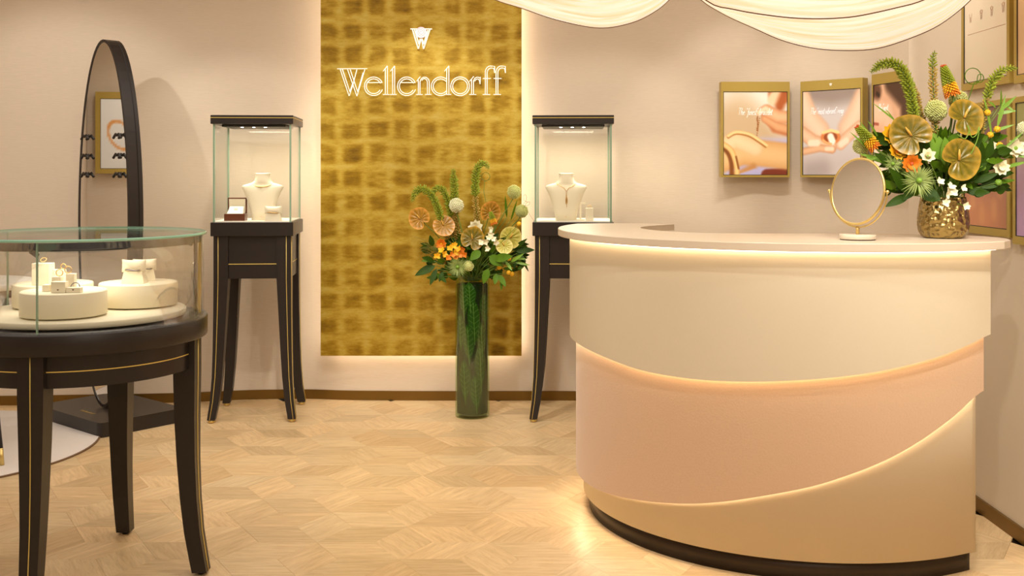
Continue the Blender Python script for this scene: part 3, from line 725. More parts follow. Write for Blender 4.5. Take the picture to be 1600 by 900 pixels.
# ------------------------------------------------------------------ standing oval mirror
d_ = Vector((.76, -.65, 0)).normalized(); th = math.atan2(d_.y, d_.x)
MC = Vector((-2.27, 6.035, 0))
t = thing('standing_mirror', 'tall oval floor mirror in dark frame behind the round showcase', 'mirror', MC, th)
L = dict(parent=t, world=False)
def rrect(w, h, r, n=5):
    out = []
    for cx, cy, a in ((w / 2 - r, -h / 2 + r, -90), (w / 2 - r, h / 2 - r, 0), (-w / 2 + r, h / 2 - r, 90), (-w / 2 + r, -h / 2 + r, 180)):
        for i in range(n + 1):
            q = math.radians(a + 90 * i / n); out.append((cx + r * math.cos(q), cy + r * math.sin(q)))
    return out
bs = MB().prism(rrect(.70, .50, .035), 0, .078).build('base_slab', M['black'], **L)
ZC, HH, HW = 1.113, 1.033, .28
def ov(r_in, y, n=72):
    return [((HW - r_in) * math.cos(2 * PI * i / n), y, ZC + (HH - r_in) * math.sin(2 * PI * i / n)) for i in range(n)]
m = MB(); A0, A1, A2, A3 = ov(0, -.043), ov(0, .043), ov(.016, .043), ov(.016, -.043)
m.loft([A3, A0, ov(0, .012), ov(.004, .014), ov(.004, .019), ov(0, .021), A1, A2, A3], smooth=False)
m.build('frame', M['black'], **L)
m = MB(); o_ = ov(.014, -.040); m.add(o_, [tuple(range(len(o_)))]); o2 = ov(.014, -.034); m.add(o2, [tuple(reversed(range(len(o2))))])
m.loft([o_, o2]); m.build('mirror_glass', M['mirror'], **L)
for z in (1.60, 1.49, 1.385):
    for sx in (-1, 1):
        x = sx * .178; m = MB(); y0 = -.056
        m.tube([(x, -.040, z + .006), (x, y0, z + .006)], .005, 8)
        m.tube([(x - .040, y0, z - .012), (x - .014, y0, z + .010), (x, y0, z + .002), (x + .014, y0, z + .010), (x + .040, y0, z - .012)], .0075, 8)
        m.build('display_hook', M['blackflat'], **L)
MB().box((0, -.19, .0783), (.002, .002, .0006)).build('logo_dot', M['brass'], **L) if False else None
# lettering on the slab
def textmesh(name, body, size, mtl, parent, loc, rot, extr=.0004, shear=0):
    cu = bpy.data.curves.new(name, 'FONT'); cu.body = body; cu.size = size; cu.extrude = extr; cu.align_x = 'CENTER'; cu.align_y = 'CENTER'; cu.shear = shear
    o = bpy.data.objects.new(name, cu); COL.objects.link(o)
    dg = bpy.context.evaluated_depsgraph_get(); me = bpy.data.meshes.new_from_object(o.evaluated_get(dg))
    bpy.data.objects.remove(o); me.materials.clear(); me.materials.append(mtl)
    o = bpy.data.objects.new(name, me); put(o, parent); o.location = loc; o.rotation_euler = rot
    return o
textmesh('base_lettering', 'Wellendorff', .030, M['brass'], t, (.04, -.155, .0785), (0, 0, 0))

# framed picture seen in the mirror
def picture(name, label, cat, origin, rz, w, h, depth, fr_m, paintf, top=.03, side=.012, bot=.012, nx=60, scr='print', group=None):
    """front faces local -y; origin at lower-left of the front plane"""
    t = thing(name, label, cat, origin, rz, group)
    L = dict(parent=t, world=False)
    m = MB()
    m.box((side / 2, depth / 2, h / 2), (side, depth, h)); m.box((w - side / 2, depth / 2, h / 2), (side, depth, h))
    m.box((w / 2, depth / 2, h - top / 2), (w - 2 * side, depth, top)); m.box((w / 2, depth / 2, bot / 2), (w - 2 * side, depth, bot))
    m.box((w / 2, depth - .003, h / 2), (w - 2 * side, .006, h - top - bot))
    m.build('frame', fr_m, **L)
    m = MB(); iw, ih = w - 2 * side, h - top - bot
    a = .003
    m.box((side + a / 2, .003, bot + ih / 2), (a, .004, ih)); m.box((w - side - a / 2, .003, bot + ih / 2), (a, .004, ih))
    m.box((w / 2, .003, bot + a / 2), (iw, .004, a)); m.box((w / 2, .003, h - top - a / 2), (iw, .004, a))
    m.build('shadow_gap', M['blackflat'], **L)
    ny = int(nx * ih / iw); vs = []; cols = []
    for j in range(ny + 1):
        for i in range(nx + 1):
            u, v = i / nx, j / ny
            vs.append((side + iw * u, .004, h - top - ih * v)); cols.append(paintf(u, v))
    fs = [(j * (nx + 1) + i, (j + 1) * (nx + 1) + i, (j + 1) * (nx + 1) + i + 1, j * (nx + 1) + i + 1) for j in range(ny) for i in range(nx)]
    m = MB(); m.add(vs, fs); o = m.build('image', M[scr], **L)
    ca = o.data.color_attributes.new('print', 'FLOAT_COLOR', 'POINT')
    for i, c in enumerate(cols): ca.data[i].color = srgb(*c)
    return t
def mixc(a, b, k): k = max(0, min(1, k)); return tuple(a[i] + (b[i] - a[i]) * k for i in range(3))
def sstep(a, b, x):
    t_ = max(0, min(1, (x - a) / (b - a))); return t_ * t_ * (3 - 2 * t_)
def cap(u, v, pts, r, asp=1.25, soft=.02):
    best = 9
    for (x0, y0), (x1, y1) in zip(pts, pts[1:]):
        ax, ay, bx, by = x0, y0 * asp, x1, y1 * asp; px_, py_ = u, v * asp
        dx, dy = bx - ax, by - ay; l2 = dx * dx + dy * dy + 1e-9
        k = max(0, min(1, ((px_ - ax) * dx + (py_ - ay) * dy) / l2))
        best = min(best, math.hypot(px_ - ax - k * dx, py_ - ay - k * dy))
    return 1 - sstep(r - soft, r + soft, best), best / r
def lay(c, u, v, pts, r, col, soft=.02, shade=None, amt=.5, k=1):
    a, b = cap(u, v, pts, r, soft=soft)
    cc = mixc(col, shade, min(1, b) ** 2 * amt) if shade else col
    return mixc(c, cc, a * k)
def ring_pic(u, v):
    c = mixc((240, 240, 236), (226, 224, 220), v)
    d = math.hypot((u - .66) * 1.5 + (v - .5) * .5, (v - .52) * 1.5); 
    return mixc(c, (226, 160, 90), 1 - sstep(.02, .05, abs(d - .3)))
def sm2(p): return [(q.x, q.y) for q in cr([(a, b, 0) for a, b in p], 4)]
A1_ = sm2([(.08, .545), (.2, .50), (.4, .525), (.56, .60), (.66, .655)]); A2_ = sm2([(.08, .530), (.2, .485), (.4, .508), (.56, .58), (.68, .645)])
A3_ = sm2([(-.02, .66), (.08, .74), (.13, .86), (.13, 1.02)]); A4_ = sm2([(-.02, .62), (.12, .70), (.2, .86), (.22, 1.02)])
def pic1(u, v):
    c = mixc((236, 228, 214), (205, 178, 140), sstep(.0, .45, v + .15 * math.sin(u * 5) - .2 * u + .08))
    c = mixc(c, (192, 186, 218), sstep(.5, .62, v) * sstep(.35, .6, u + (v - .6)))
    c = lay(c, u, v, [(.25, 1.02), (.6, 1.02)], .22, (186, 180, 216), .08)
    c = lay(c, u, v, [(.68, 1.0), (1.0, .98)], .09, (122, 52, 34), .02)
    c = lay(c, u, v, [(.86, .03), (1.05, -.02)], .16, (224, 170, 124), .03, (176, 96, 52), .9)
    c = lay(c, u, v, [(.78, .1), (.86, .02)], .09, (240, 208, 170), .03)
    c = lay(c, u, v, [(.96, .02), (.88, .18)], .07, (176, 92, 48), .05)
    c = lay(c, u, v, [(.62, .23), (.80, .45), (1.05, .50)], .055, (196, 120, 76), .03)
    c = lay(c, u, v, [(.66, .32), (.85, .42), (1.05, .46)], .07, (228, 172, 124), .02, (196, 124, 78), .8)
    c = lay(c, u, v, [(.68, .23), (.85, .30), (1.05, .31)], .095, (238, 190, 146), .02, (200, 126, 80), .8)
    c = lay(c, u, v, [(.55, .25), (.66, .20), (.74, .24)], .045, (244, 214, 180), .02, (206, 140, 92), .6)
    c = lay(c, u, v, [(.0, .80), (.30, .72), (.62, .74), (1.05, .78)], .20, (232, 192, 134), .03, (208, 152, 92), .9)
    c = lay(c, u, v, [(.02, .64), (.2, .58), (.5, .68)], .12, (240, 214, 170), .03, (222, 180, 124), .7)
    c = lay(c, u, v, [(.18, 1.0), (.30, .97), (.47, .90)], .05, (196, 140, 82), .04)
    c = lay(c, u, v, [(.26, 1.04), (.5, .98)], .07, (184, 178, 214), .02)
    c = lay(c, u, v, A1_, .022, (170, 106, 48), .01)
    c = lay(c, u, v, A2_, .024, (246, 216, 156), .01, (220, 172, 96), .8)
    c = lay(c, u, v, A3_, .035, (132, 76, 34), .02)
    c = lay(c, u, v, A4_, .040, (242, 204, 136), .015, (206, 148, 76), .8)
    c = lay(c, u, v, [(.2, .78), (.24, .92)], .015, (150, 92, 44), .01)
    for k in range(9):
        c = lay(c, u, v, [(.535 - .01 * math.sin(k), .30 + k * .02), (.536, .301 + k * .02)], .010, (150, 84, 34), .006)
        c = lay(c, u, v, [(.565 - .005 * k, .32 + k * .025), (.566 - .005 * k, .321 + k * .025)], .009, (166, 96, 40), .006)
    return c
def pic2(u, v):
    c = mixc((150, 134, 124), (206, 196, 192), sstep(.08, .3, v + .1 * abs(u - .5)))
    c = mixc(c, (196, 184, 180), sstep(.6, .9, v)); c = lay(c, u, v, [(.15, .95), (.35, .93)], .14, (160, 146, 142), .12, k=.7)
    c = lay(c, u, v, [(-.05, .05), (.1, .32), (.3, .48)], .17, (238, 206, 178), .04, (216, 168, 132), .9)
    c = lay(c, u, v, [(1.08, .06), (.92, .3), (.78, .46)], .16, (236, 204, 176), .05, (214, 166, 132), .9)
    c = lay(c, u, v, [(0, .50), (.2, .60), (.5, .66)], .10, (236, 198, 164), .02, (204, 148, 108), .9)
    c = lay(c, u, v, [(0, .72), (.3, .68), (.52, .70)], .055, (228, 182, 142), .02, (194, 134, 94), .9)
    c = lay(c, u, v, [(.98, .44), (.8, .54), (.66, .64)], .085, (238, 202, 172), .02, (208, 152, 114), .9)
    c = lay(c, u, v, [(.14, .62), (.26, .62)], .05, (248, 222, 196), .02)
    c = lay(c, u, v, [(.67, .64), (.76, .60)], .045, (246, 220, 196), .02)
    c = lay(c, u, v, [(.42, .69), (.52, .69)], .03, (246, 216, 188), .02)
    d = math.hypot((u - .49) / .17, (v - .555) / .085)
    c = mixc(c, (214, 128, 72), 1 - sstep(.9, 1.1, d)); c = mixc(c, (150, 74, 34), (1 - sstep(.6, .75, d)))
    c = lay(c, u, v, [(.36, .50), (.5, .475), (.62, .5)], .022, (250, 214, 150), .01)
    c = lay(c, u, v, [(.49, .55), (.52, .60)], .055, (252, 240, 224), .02)
    c = lay(c, u, v, [(.36, .59), (.42, .62), (.5, .635)], .016, (240, 176, 116), .01)
    return c
def pic3(u, v):
    c = (226, 178, 142)
    c = mixc(c, (246, 226, 204), sstep(.62, .8, v)); c = lay(c, u, v, [(.0, .3), (.4, .35), (.5, .6)], .22, (238, 198, 166), .08, (206, 148, 112), .6)
    c = lay(c, u, v, [(.0, .43), (.14, .44)], .02, (168, 84, 66), .01)
    c = lay(c, u, v, [(-.05, .05), (.12, .08)], .11, (96, 62, 44), .06); c = lay(c, u, v, [(.5, -.02), (.95, .2), (1.0, .6)], .17, (74, 46, 32), .08)
    c = lay(c, u, v, [(.1, .1), (.16, .12)], .03, (40, 26, 22), .02)
    c = lay(c, u, v, [(.1, .78), (.4, .86), (.8, .8)], .015, (220, 168, 90), .008)
    return c
def white_pic(u, v): return mixc((238, 228, 208), (224, 206, 178), v * .8)
def brown_pic(u, v):
    c = mixc((112, 74, 78), (204, 134, 92), sstep(.25, .95, v)); c = mixc(c, (150, 96, 72), sstep(.5, 1, u) * .5)
    for k in range(7):
        a = .5 + .33 * math.cos(k * .9), .62 + .24 * math.sin(k * .9); c = lay(c, u, v, [a, (a[0], a[1] + .08)], .06, (222, 158, 100), .05, k=.45)
    return c
def purple_pic(u, v):
    c = mixc((150, 146, 84), (168, 132, 158), sstep(.3, .55, v)); return mixc(c, (176, 140, 176), sstep(.6, 1, v))

picture('framed_ring_picture', 'gold framed white ring picture reflected in the standing mirror', 'picture', (-4.22, 6.0, 1.39), math.radians(90), .47, .60, .07, M['framebrass'], ring_pic, .05, .035, .035, 30)
# ---- stroke lettering for the screens (cursive)
ST = {'T': ([[(0, 1), (.6, 1)], [(.3, 1), (.22, 0)]], .55), 'h': ([[(.1, 1), (.02, 0)], [(.04, .3), (.2, .5), (.32, .4), (.28, .05), (.38, 0)]], .4),
 'e': ([[(.02, .25), (.3, .32), (.26, .5), (.12, .48), (.05, .2), (.15, 0), (.36, .08)]], .36), 'f': ([[(.4, .95), (.28, 1), (.2, .7), (.1, -.3), (.02, -.25)], [(.02, .45), (.36, .5)]], .34),
 'i': ([[(.08, .48), (.04, .08), (.1, 0), (.2, .06)], [(.12, .7), (.13, .74)]], .2), 'n': ([[(.08, .48), (.02, 0)], [(.05, .3), (.2, .5), (.3, .42), (.26, .05), (.36, 0)]], .38),
 's': ([[(.3, .45), (.16, .5), (.1, .36), (.26, .2), (.18, .02), (.0, .05)]], .32), 't': ([[(.16, .85), (.06, .1), (.12, 0), (.24, .06)], [(.0, .55), (.3, .58)]], .26),
 'b': ([[(.12, 1), (.03, .05), (.2, 0), (.32, .2), (.24, .45), (.08, .35)]], .38), 'r': ([[(.08, .48), (.02, 0)], [(.05, .3), (.16, .48), (.28, .46)]], .3),
 'a': ([[(.3, .45), (.14, .48), (.03, .2), (.12, 0), (.27, .15), (.32, .46), (.28, .05), (.38, .02)]], .4), 'c': ([[(.3, .42), (.16, .5), (.04, .22), (.14, 0), (.32, .08)]], .32),
 'l': ([[(.16, 1), (.05, .1), (.12, 0), (.22, .08)]], .2), 'm': ([[(.06, .48), (.02, 0)], [(.05, .3), (.16, .5), (.24, .4), (.2, 0)], [(.23, .3), (.36, .5), (.44, .4), (.42, .04), (.5, 0)]], .54),
 'o': ([[(.2, .5), (.05, .35), (.06, .05), (.2, 0), (.32, .2), (.26, .46), (.2, .5)]], .36), 'v': ([[(.02, .48), (.12, 0), (.32, .5)]], .34), 'g': ([[(.3, .45), (.12, .48), (.03, .2), (.14, .02), (.28, .2), (.32, .46), (.24, -.3), (.04, -.3)]], .38),
 '"': ([[(.05, 1), (.03, .82)], [(.17, 1), (.15, .82)]], .24), ' ': ([], .26), 'B': ([[(.08, 1), (.02, 0), (.3, .05), (.4, .28), (.1, .52), (.36, .6), (.38, .9), (.08, 1)]], .46)}
def script(parent, body, x, z, size, y=-.0002, r=.0010, mtl=None):
    m = MB(); cx = x
    for ch in body:
        sl, w = ST[ch]
        for l_ in sl:
            pts = [(cx + (a + b * .22) * size, y, z + b * size * 1.35) for a, b in l_]
            m.tube(cr(pts, 3) if len(pts) > 2 else pts, r, 4)
        cx += w * size
    return m.build('lettering', mtl or M['white_letter'], parent, world=False)
H1 = 1.371
def shield(parent, x, z, s=.012):
    m = MB()
    m.tube([(x - s * .6, -.001, z + s * .5), (x - s * .2, -.001, z - s * .6), (x, -.001, z), (x + s * .2, -.001, z - s * .6), (x + s * .6, -.001, z + s * .5)], .0012, 4)
    m.ell((x, -.001, z + s * .35), (s * .28, s * .28, .001), (0, -1, 0)); return m.build('emblem', M['white_letter'], parent, world=False)
s1 = picture('wall_screen', 'leftmost gold framed wall screen showing a hand with gold bracelets', 'screen', (1.194, 6.10, H1), 0, .391, .545, .06, M['framebrass'], pic1, .056, .012, .012, 96, 'screen')
script(s1, 'The "finest" bracelet', .095, .355, .029)
r2 = math.atan2(5.826 - 6.10, 1.911 - 1.646)
s2 = picture('wall_screen', 'middle gold framed wall screen showing fingers holding a heart ring', 'screen', (1.646, 6.10, H1), r2, .381, .545, .06, M['framebrass'], pic2, .056, .012, .012, 96, 'screen')
script(s2, 'The "most vibrant" ring', .062, .355, .027); shield(s2, .19, .518)
r3 = math.atan2(5.41 - 5.728, 2.008 - 1.9275)
s3 = picture('wall_screen', 'rightmost gold framed wall screen showing a face half hidden by flowers', 'screen', (1.9275, 5.728, H1 + .002), r3, .330, .549, .06, M['framebrass'], pic3, .056, .012, .012, 70, 'screen')
script(s3, 'The "most', .06, .35, .027)

# right wall posters: local frame rotated so that front faces -X ; local +x runs toward the camera (-Y)
XF = 1.905
def yat(x, X=XF): return X * F / (x - 800)
RR = -PI / 2
def wallpic(name, label, x0, x1, z0, z1, pf):
    y0, y1 = yat(x0), yat(x1)
    return picture(name, label, 'picture', (XF, y0, z0), RR, y0 - y1, z1 - z0, .024, M['framebrass'], pf, .022, .022, .030, 40, 'print')
pa = wallpic('framed_poster', 'upper left poster on the right wall, cream with four small W emblems', 1502, 1577, 1.742, 2.36, white_pic)
pb = wallpic('framed_poster', 'upper right poster at the picture edge, plain warm beige', 1584, 1680, 1.735, 2.36, lambda u, v: mixc((226, 196, 156), (214, 176, 130), v))
pc = wallpic('framed_poster', 'lower left poster behind the bouquet, mauve fading to copper', 1502, 1577, 1.148, 1.684, brown_pic)
pd = wallpic('framed_poster', 'lower right poster at the picture edge, olive fading to lilac', 1582, 1680, 1.128, 1.684, purple_pic)
m = MB()
wA = yat(1502) - yat(1577)
for k in range(4):
    x = (.083, .185, .279, .379)[k]; z = .298; s = .0185
    m.tube([(x - s * .6, -.0005, z + s), (x - s * .25, -.0005, z - s), (x, -.0005, z + s * .3), (x + s * .25, -.0005, z - s), (x + s * .6, -.0005, z + s)], .0012, 4)
    if k: m.ring([(x + s * .4 * math.cos(q), -.0005, z + s * .7 + s * .4 * math.sin(q)) for q in [2 * PI * i / 12 for i in range(12)]], .001, 4)
m.tube([(.055, -.0005, .231), (.40, -.0005, .231)], .0008, 4)
o = m.build('emblem_print', mat('copper_ink', srgb(186, 120, 74), .5), pa, world=False)
for v in o.data.vertices: v.co.y = .0035 + (v.co.y + .0005) * .2

# ------------------------------------------------------------------ reception counter
CX, CY, EA, EB = 1.1765, 4.473, .85, .825
def cpt(t, o): return Vector((CX + (EA + o) * math.sin(t), CY - (EB + o) * math.cos(t), 0))
T0, T1 = math.radians(30.7), math.radians(-117)
inner = [(.70, 4.80), (.60, 4.68), (.548, 4.57), (.555, 4.42), (.623, 4.265), (.766, 4.150), (1.0, 4.122), (1.29, 4.118), (1.50, 4.09)]
t = thing('reception_counter', 'curved cream reception counter wrapped in bands of blush velvet with lit edges', 'counter', (CX, CY, 0))
def arcs(o, t0=T0, t1=T1, n=90): return [cpt(t0 + (t1 - t0) * i / n, o) for i in range(n + 1)]
# slab
out = [tuple(p[:2]) for p in arcs(.133, math.radians(31), math.radians(-117), 110)]
out += [(.40, 4.945), (.475, 4.955), (.56, 4.94), (.72, 4.862)]
out += [tuple(p[:2]) for p in cr([(x, y, 0) for x, y in [(.735, 4.84)] + inner], 5)]
out += [(1.60, 4.055), (1.685, 4.00), (1.738, 3.935), (1.760, 3.86), (1.757, 3.79), (1.735, 3.72)]
out = out[::-1]
m = MB(); oi = []
for z in (1.136, 1.138, 1.162, 1.164):
    k = .0015 if z in (1.136, 1.164) else 0
    oi.append([(x + (CX - x) * k, y + (4.4 - y) * k, z) for x, y in out])
m.loft(oi, True, True, False); m.build('counter_top', M['slab'], t)
def shellmesh(o0, o1, zb, zt, t0=T0, t1=T1, n=120, smooth=True):
    m = MB(); A = []; B = []
    ts = [t0 + (t1 - t0) * i / n for i in range(n + 1)]
    def q(o, z): return [Vector((*cpt(a, o)[:2], z(a) if callable(z) else z)) for a in ts]
    a, b, c, d = q(o1, zb), q(o1, zt), q(o0, zt), q(o0, zb)
    for r0, r1 in ((a, b), (b, c), (c, d), (d, a)): m.loft([r0, r1], smooth=smooth, closed=False)
    for i in (0, -1): m.add([a[i], b[i], c[i], d[i]], [(0, 1, 2, 3)])
    return m
def table(pix, o):
    res = []
    for x, y in pix:
        k = (x - 800) / F; a, b = EA + o, EB + o
        A = k * k / a ** 2 + 1 / b ** 2; B = -2 * (k * CX / a ** 2 + CY / b ** 2); C = CX ** 2 / a ** 2 + CY ** 2 / b ** 2 - 1
        D = B * B - 4 * A * C
        Y = (-B - math.sqrt(max(D, 0))) / (2 * A); X = k * Y
        res.append((math.atan2((X - CX) / a, (CY - Y) / b), HC - (y - HZ) * Y / F))
    res.sort(); return res
def interp(tb):
    def f(a):
        if a <= tb[0][0]:
            s = (tb[1][1] - tb[0][1]) / (tb[1][0] - tb[0][0]); return tb[0][1] + max(-.5, min(.5, s)) * (a - tb[0][0]) * .35
        for (x0, y0), (x1, y1) in zip(tb, tb[1:]):
            if a <= x1: return y0 + (y1 - y0) * (a - x0) / (x1 - x0)
        return tb[-1][1]
    def g(a): return sum(f(a + d) for d in (-.06, -.03, 0, .03, .06)) / 5
    return g
tb1 = table([(901.6, 535.8), (925, 549), (952.5, 561), (998.7, 578.4), (1068, 591), (1120, 595.5), (1183.8, 596.9), (1276, 592.7), (1368.8, 582), (1461, 559.9), (1535, 528.9), (1549, 519)], .084)
tb2 = table([(912, 751), (936.7, 766.7), (970, 776.7), (1025.6, 785), (1065.6, 787.3), (1119, 785.6), (1183.8, 776.5), (1276, 758.9), (1368.8, 726.5), (1415, 703.4), (1461, 673.3), (1507.5, 636.3), (1530.7, 608.6)], .057)
h1 = interp(tb1); h2 = interp(tb2)
# core (lower cream body)
core = [tuple(p[:2]) for p in arcs(.025, T0, T1, 100)] + [(.52, 4.90), (.68, 4.86)] + [tuple(p[:2]) for p in cr([(x + (.0 if i else .0), y - .012, 0) for i, (x, y) in enumerate(inner)], 4)] + [(1.60, 3.98), (1.63, 3.86)]
m = MB(); cc = core[::-1]; m.loft([[(x, y, .073) for x, y in cc], [(x, y, 1.135) for x, y in cc]], True, True, False)
for i in range(len(m.sm) - 2): m.sm[i] = True
o = m.build('lower_body', M['cream'], t)
pl = [(CX + (x - CX) * .972, 4.45 + (y - 4.45) * .97) for x, y in cc]
m = MB(); m.loft([[(x, y, 0) for x, y in pl], [(x, y, .074) for x, y in pl]], True, True, False)
for i in range(len(m.sm) - 2): m.sm[i] = True
m.build('plinth', M['plinth'], t)
shellmesh(.026, .028, lambda a: h2(a) + .012, 1.134).build('band_backing', M['cream'], t) if False else None
o = shellmesh(.050, .057, h2, 1.134).build('velvet_band', M['suede'], t)
shellmesh(.027, .051, lambda a: h2(a) + .022, lambda a: h2(a) + .04).build('velvet_band_batten', M['cream'], o, world=False) if False else None
shellmesh(.028, .048, lambda a: h2(a) + .004, lambda a: h2(a) + .010).build('led_strip', M['led_low'], t)
shellmesh(.078, .084, h1, 1.1355).build('upper_band', M['cream'], t)
shellmesh(.059, .076, lambda a: h1(a) + .010, lambda a: h1(a) + .018).build('led_strip', M['led'], t)
shellmesh(.088, .104, 1.1325, 1.1355).build('led_strip', M['led'], t)
# end return of the bands
m = MB(); e0 = cpt(T0, .026); e1 = cpt(T0, .083)

# ------------------------------------------------------------------ vanity mirror on counter
ZT = 1.164
Ym = 3.73; bx = (1340 - 800) * Ym / F
t = thing('vanity_mirror', 'round brass vanity mirror on cream base standing on the counter', 'mirror', (bx, Ym, ZT), math.radians(-59))
L = dict(parent=t, world=False)
MB().lathe([(.0001, 0), (.0600, 0), (.0600, .003)], (0, 0, 0), 40).build('base_pad', M['blackflat'], **L)
MB().lathe([(.061, .003), (.0625, .005), (.0625, .018), (.061, .0195), (.0001, .0195)], (0, 0, 0), 40, cap0=True).build('base', M['slab'], **L)
MB().tube([(0, 0, .019), (0, 0, .048)], .0065, 12).build('stem', M['brass'], **L)
mz = .169; mr = .1145
MB().tube([((mr + .012) * math.cos(q), 0, mz + (mr + .010) * math.sin(q)) for q in [math.radians(180 + 180 * i / 36) for i in range(37)]], .0027, 8).build('yoke', M['brass'], **L)
hd = []
o = MB().ring([(mr * math.cos(2 * PI * i / 60), 0, mr * math.sin(2 * PI * i / 60)) for i in range(60)], .0045, 10).build('rim', M['brass'], **L)
o.location = (0, 0, mz); o.rotation_euler = (math.radians(-7), 0, 0)
m = MB()
ds = [((mr - .002) * math.cos(2 * PI * i / 60), (mr - .002) * math.sin(2 * PI * i / 60)) for i in range(60)]
m.loft([[(x, -.0022, z) for x, z in ds], [(x, .0022, z) for x, z in ds]], True, True)
o = m.build('mirror_glass', M['mirror'], **L); o.location = (0, 0, mz); o.rotation_euler = (math.radians(-7), 0, 0)
for s in (-1, 1):
    MB().ell((s * (mr + .014), 0, mz), (.0065, .0065, .0065)).tube([(s * (mr + .002), 0, mz), (s * (mr + .014), 0, mz)], .002, 6).build('hinge_knob', M['brass'], **L)

# ------------------------------------------------------------------ vases
VX, VY = (738 - 800) * 6.14 / F, 6.14
t = thing('glass_cylinder_vase', 'tall glass cylinder vase lined with dark green leaves standing on the floor', 'vase', (VX, VY, 0))
L = dict(parent=t, world=False)
MB().lathe([(.0001, .0), (.094, .0), (.0985, .006), (.0985, .806), (.0965, .81), (.0935, .806), (.0935, .018), (.0001, .014)], (0, 0, 0), 48).build('vase_glass', M['vaseglass'], **L)
MB().lathe([(.0001, .022), (.086, .022), (.088, .03), (.088, .755), (.086, .76), (.0001, .76)], (0, 0, 0), 40).build('leaf_lining', M['lining'], **L)
for a0, z0, L2 in ((-85, .42, .24), (-100, .60, .16), (-60, .15, .25), (-120, .08, .24), (-140, .38, .2), (-40, .5, .2), (-78, .03, .2), (-105, .30, .22), (-55, .33, .2), (-125, .56, .2)):
    m = MB(); r = .0905
    for s in (-1, 1):
        rows = []
        for i in range(9):
            f_ = i / 8; w = .036 * math.sin(PI * f_ ** .8) + .001
            rows.append([(r * math.cos(math.radians(a0) + s * w * q / r + .12 * f_), r * math.sin(math.radians(a0) + s * w * q / r + .12 * f_), z0 + L2 * (1 - f_) + .02 * q) for q in (0, .5, 1)])
        m.loft(rows, smooth=True, closed=False)
    lf = m.build('lining_leaf', M['leafb'], **L)
    m = MB(); r2_ = .0912
    m.tube([(r2_ * math.cos(math.radians(a0) + .12 * f_), r2_ * math.sin(math.radians(a0) + .12 * f_), z0 + L2 * (1 - f_)) for f_ in [i / 8 for i in range(9)]], .0012, 4)
    for i in range(1, 7):
        f_ = i / 8
        for s in (-1, 1):
            w = .030 * math.sin(PI * f_ ** .8)
            m.tube([(r2_ * math.cos(math.radians(a0) + s * w * q / r2_ + .12 * f_), r2_ * math.sin(math.radians(a0) + s * w * q / r2_ + .12 * f_), z0 + L2 * (1 - f_) + .022 * q) for q in (0, .5, 1)], .0007, 3)
    m.build('leaf_vein', M['vein'], lf, world=False)
BX, BY = 1.549, 3.84
t = thing('hammered_brass_pot', 'round hammered brass flower pot at the right end of the counter', 'vase', (BX, BY, ZT))
MB().lathe([(.0001, 0), (.062, 0), (.074, .006), (.084, .022), (.0885, .045), (.0885, .07), (.085, .10), (.080, .13), (.077, .146), (.0755, .147), (.074, .145), (.077, .12), (.08, .08), (.078, .04), (.06, .01), (.0001, .008)], (0, 0, 0), 64).build('pot', M['hammer'], t, world=False)
MB().lathe([(.0001, .128), (.077, .128)], (0, 0, 0), 24).build('floral_foam', M['leafd'], t, world=False)

# ------------------------------------------------------------------ flower makers
class Bq:
    """one bouquet: px scale at depth"""
    def __init__(s, X, Y, z, grp, where): s.c = Vector((X, Y, z)); s.Y = Y; s.grp = grp; s.where = where
    def at(s, x, y, dy=0): return P(x, y, s.Y + dy)
    def px(s): return s.Y / F
def stem_path(B, p, bend=.2):
    q = Vector((B.c.x + (p.x - B.c.x) * .12, B.c.y + (p.y - B.c.y) * .12, B.c.z))
    mid = (p + q) / 2 + Vector((0, 0, .04)) * bend + Vector(((q.x - p.x) * .12, 0, 0)); return [tuple(v) for v in cr([p, mid, q], 5)]
def foxtail(B, pts, r, label, lowmat='foxb', split=.5, dens=1.0, dy=0, seed=1):
    rn = random.Random(seed)
    path = cr([B.at(x, y, dy) for x, y in pts], 8); n = len(path)
    t = thing('foxtail_lily', label, 'flower', tuple(path[0]))
    st = MB(); st.tube(path, [.0035 * (1 - .6 * i / n) for i in range(n)], 6); st.tube(stem_path(B, path[0]), .0035, 6); st.build('stem', M['stem'], t)
    lens = [0]
    for a, b in zip(path, path[1:]): lens.append(lens[-1] + (b - a).length)
    tot = lens[-1]; k = int(tot / r * 14 * dens); g1 = MB(); g2 = MB()
    for i in range(k):
        f_ = i / k; s_ = f_ * tot; j = max(x for x in range(n) if lens[x] <= s_); j = min(j, n - 2)
        q = (s_ - lens[j]) / max(1e-6, lens[j + 1] - lens[j]); p = path[j].lerp(path[j + 1], q); a, b, d = frame(path[j + 1] - path[j])
        ang = i * 2.399; rad = r * (.35 if f_ > .97 else (1.0 if f_ < .8 else 1 - (f_ - .8) * 2.8)) * (.8 + .4 * rn.random())
        dr = a * math.cos(ang) + b * math.sin(ang); dd = (dr + d * .5).normalized()
        L = rad * (.8 if f_ < split else 1.0)
        (g1 if f_ < split else g2).ell(p + dd * L * .62, (rad * (.16 if f_ < split else .17), rad * (.16 if f_ < split else .17), L * (.42 if f_ < split else .5)), dd, 5, 3)
    if g1.v: g1.build('open_florets', M[lowmat], t)
    if g2.v: g2.build('closed_buds', M['foxg'], t)
    return t
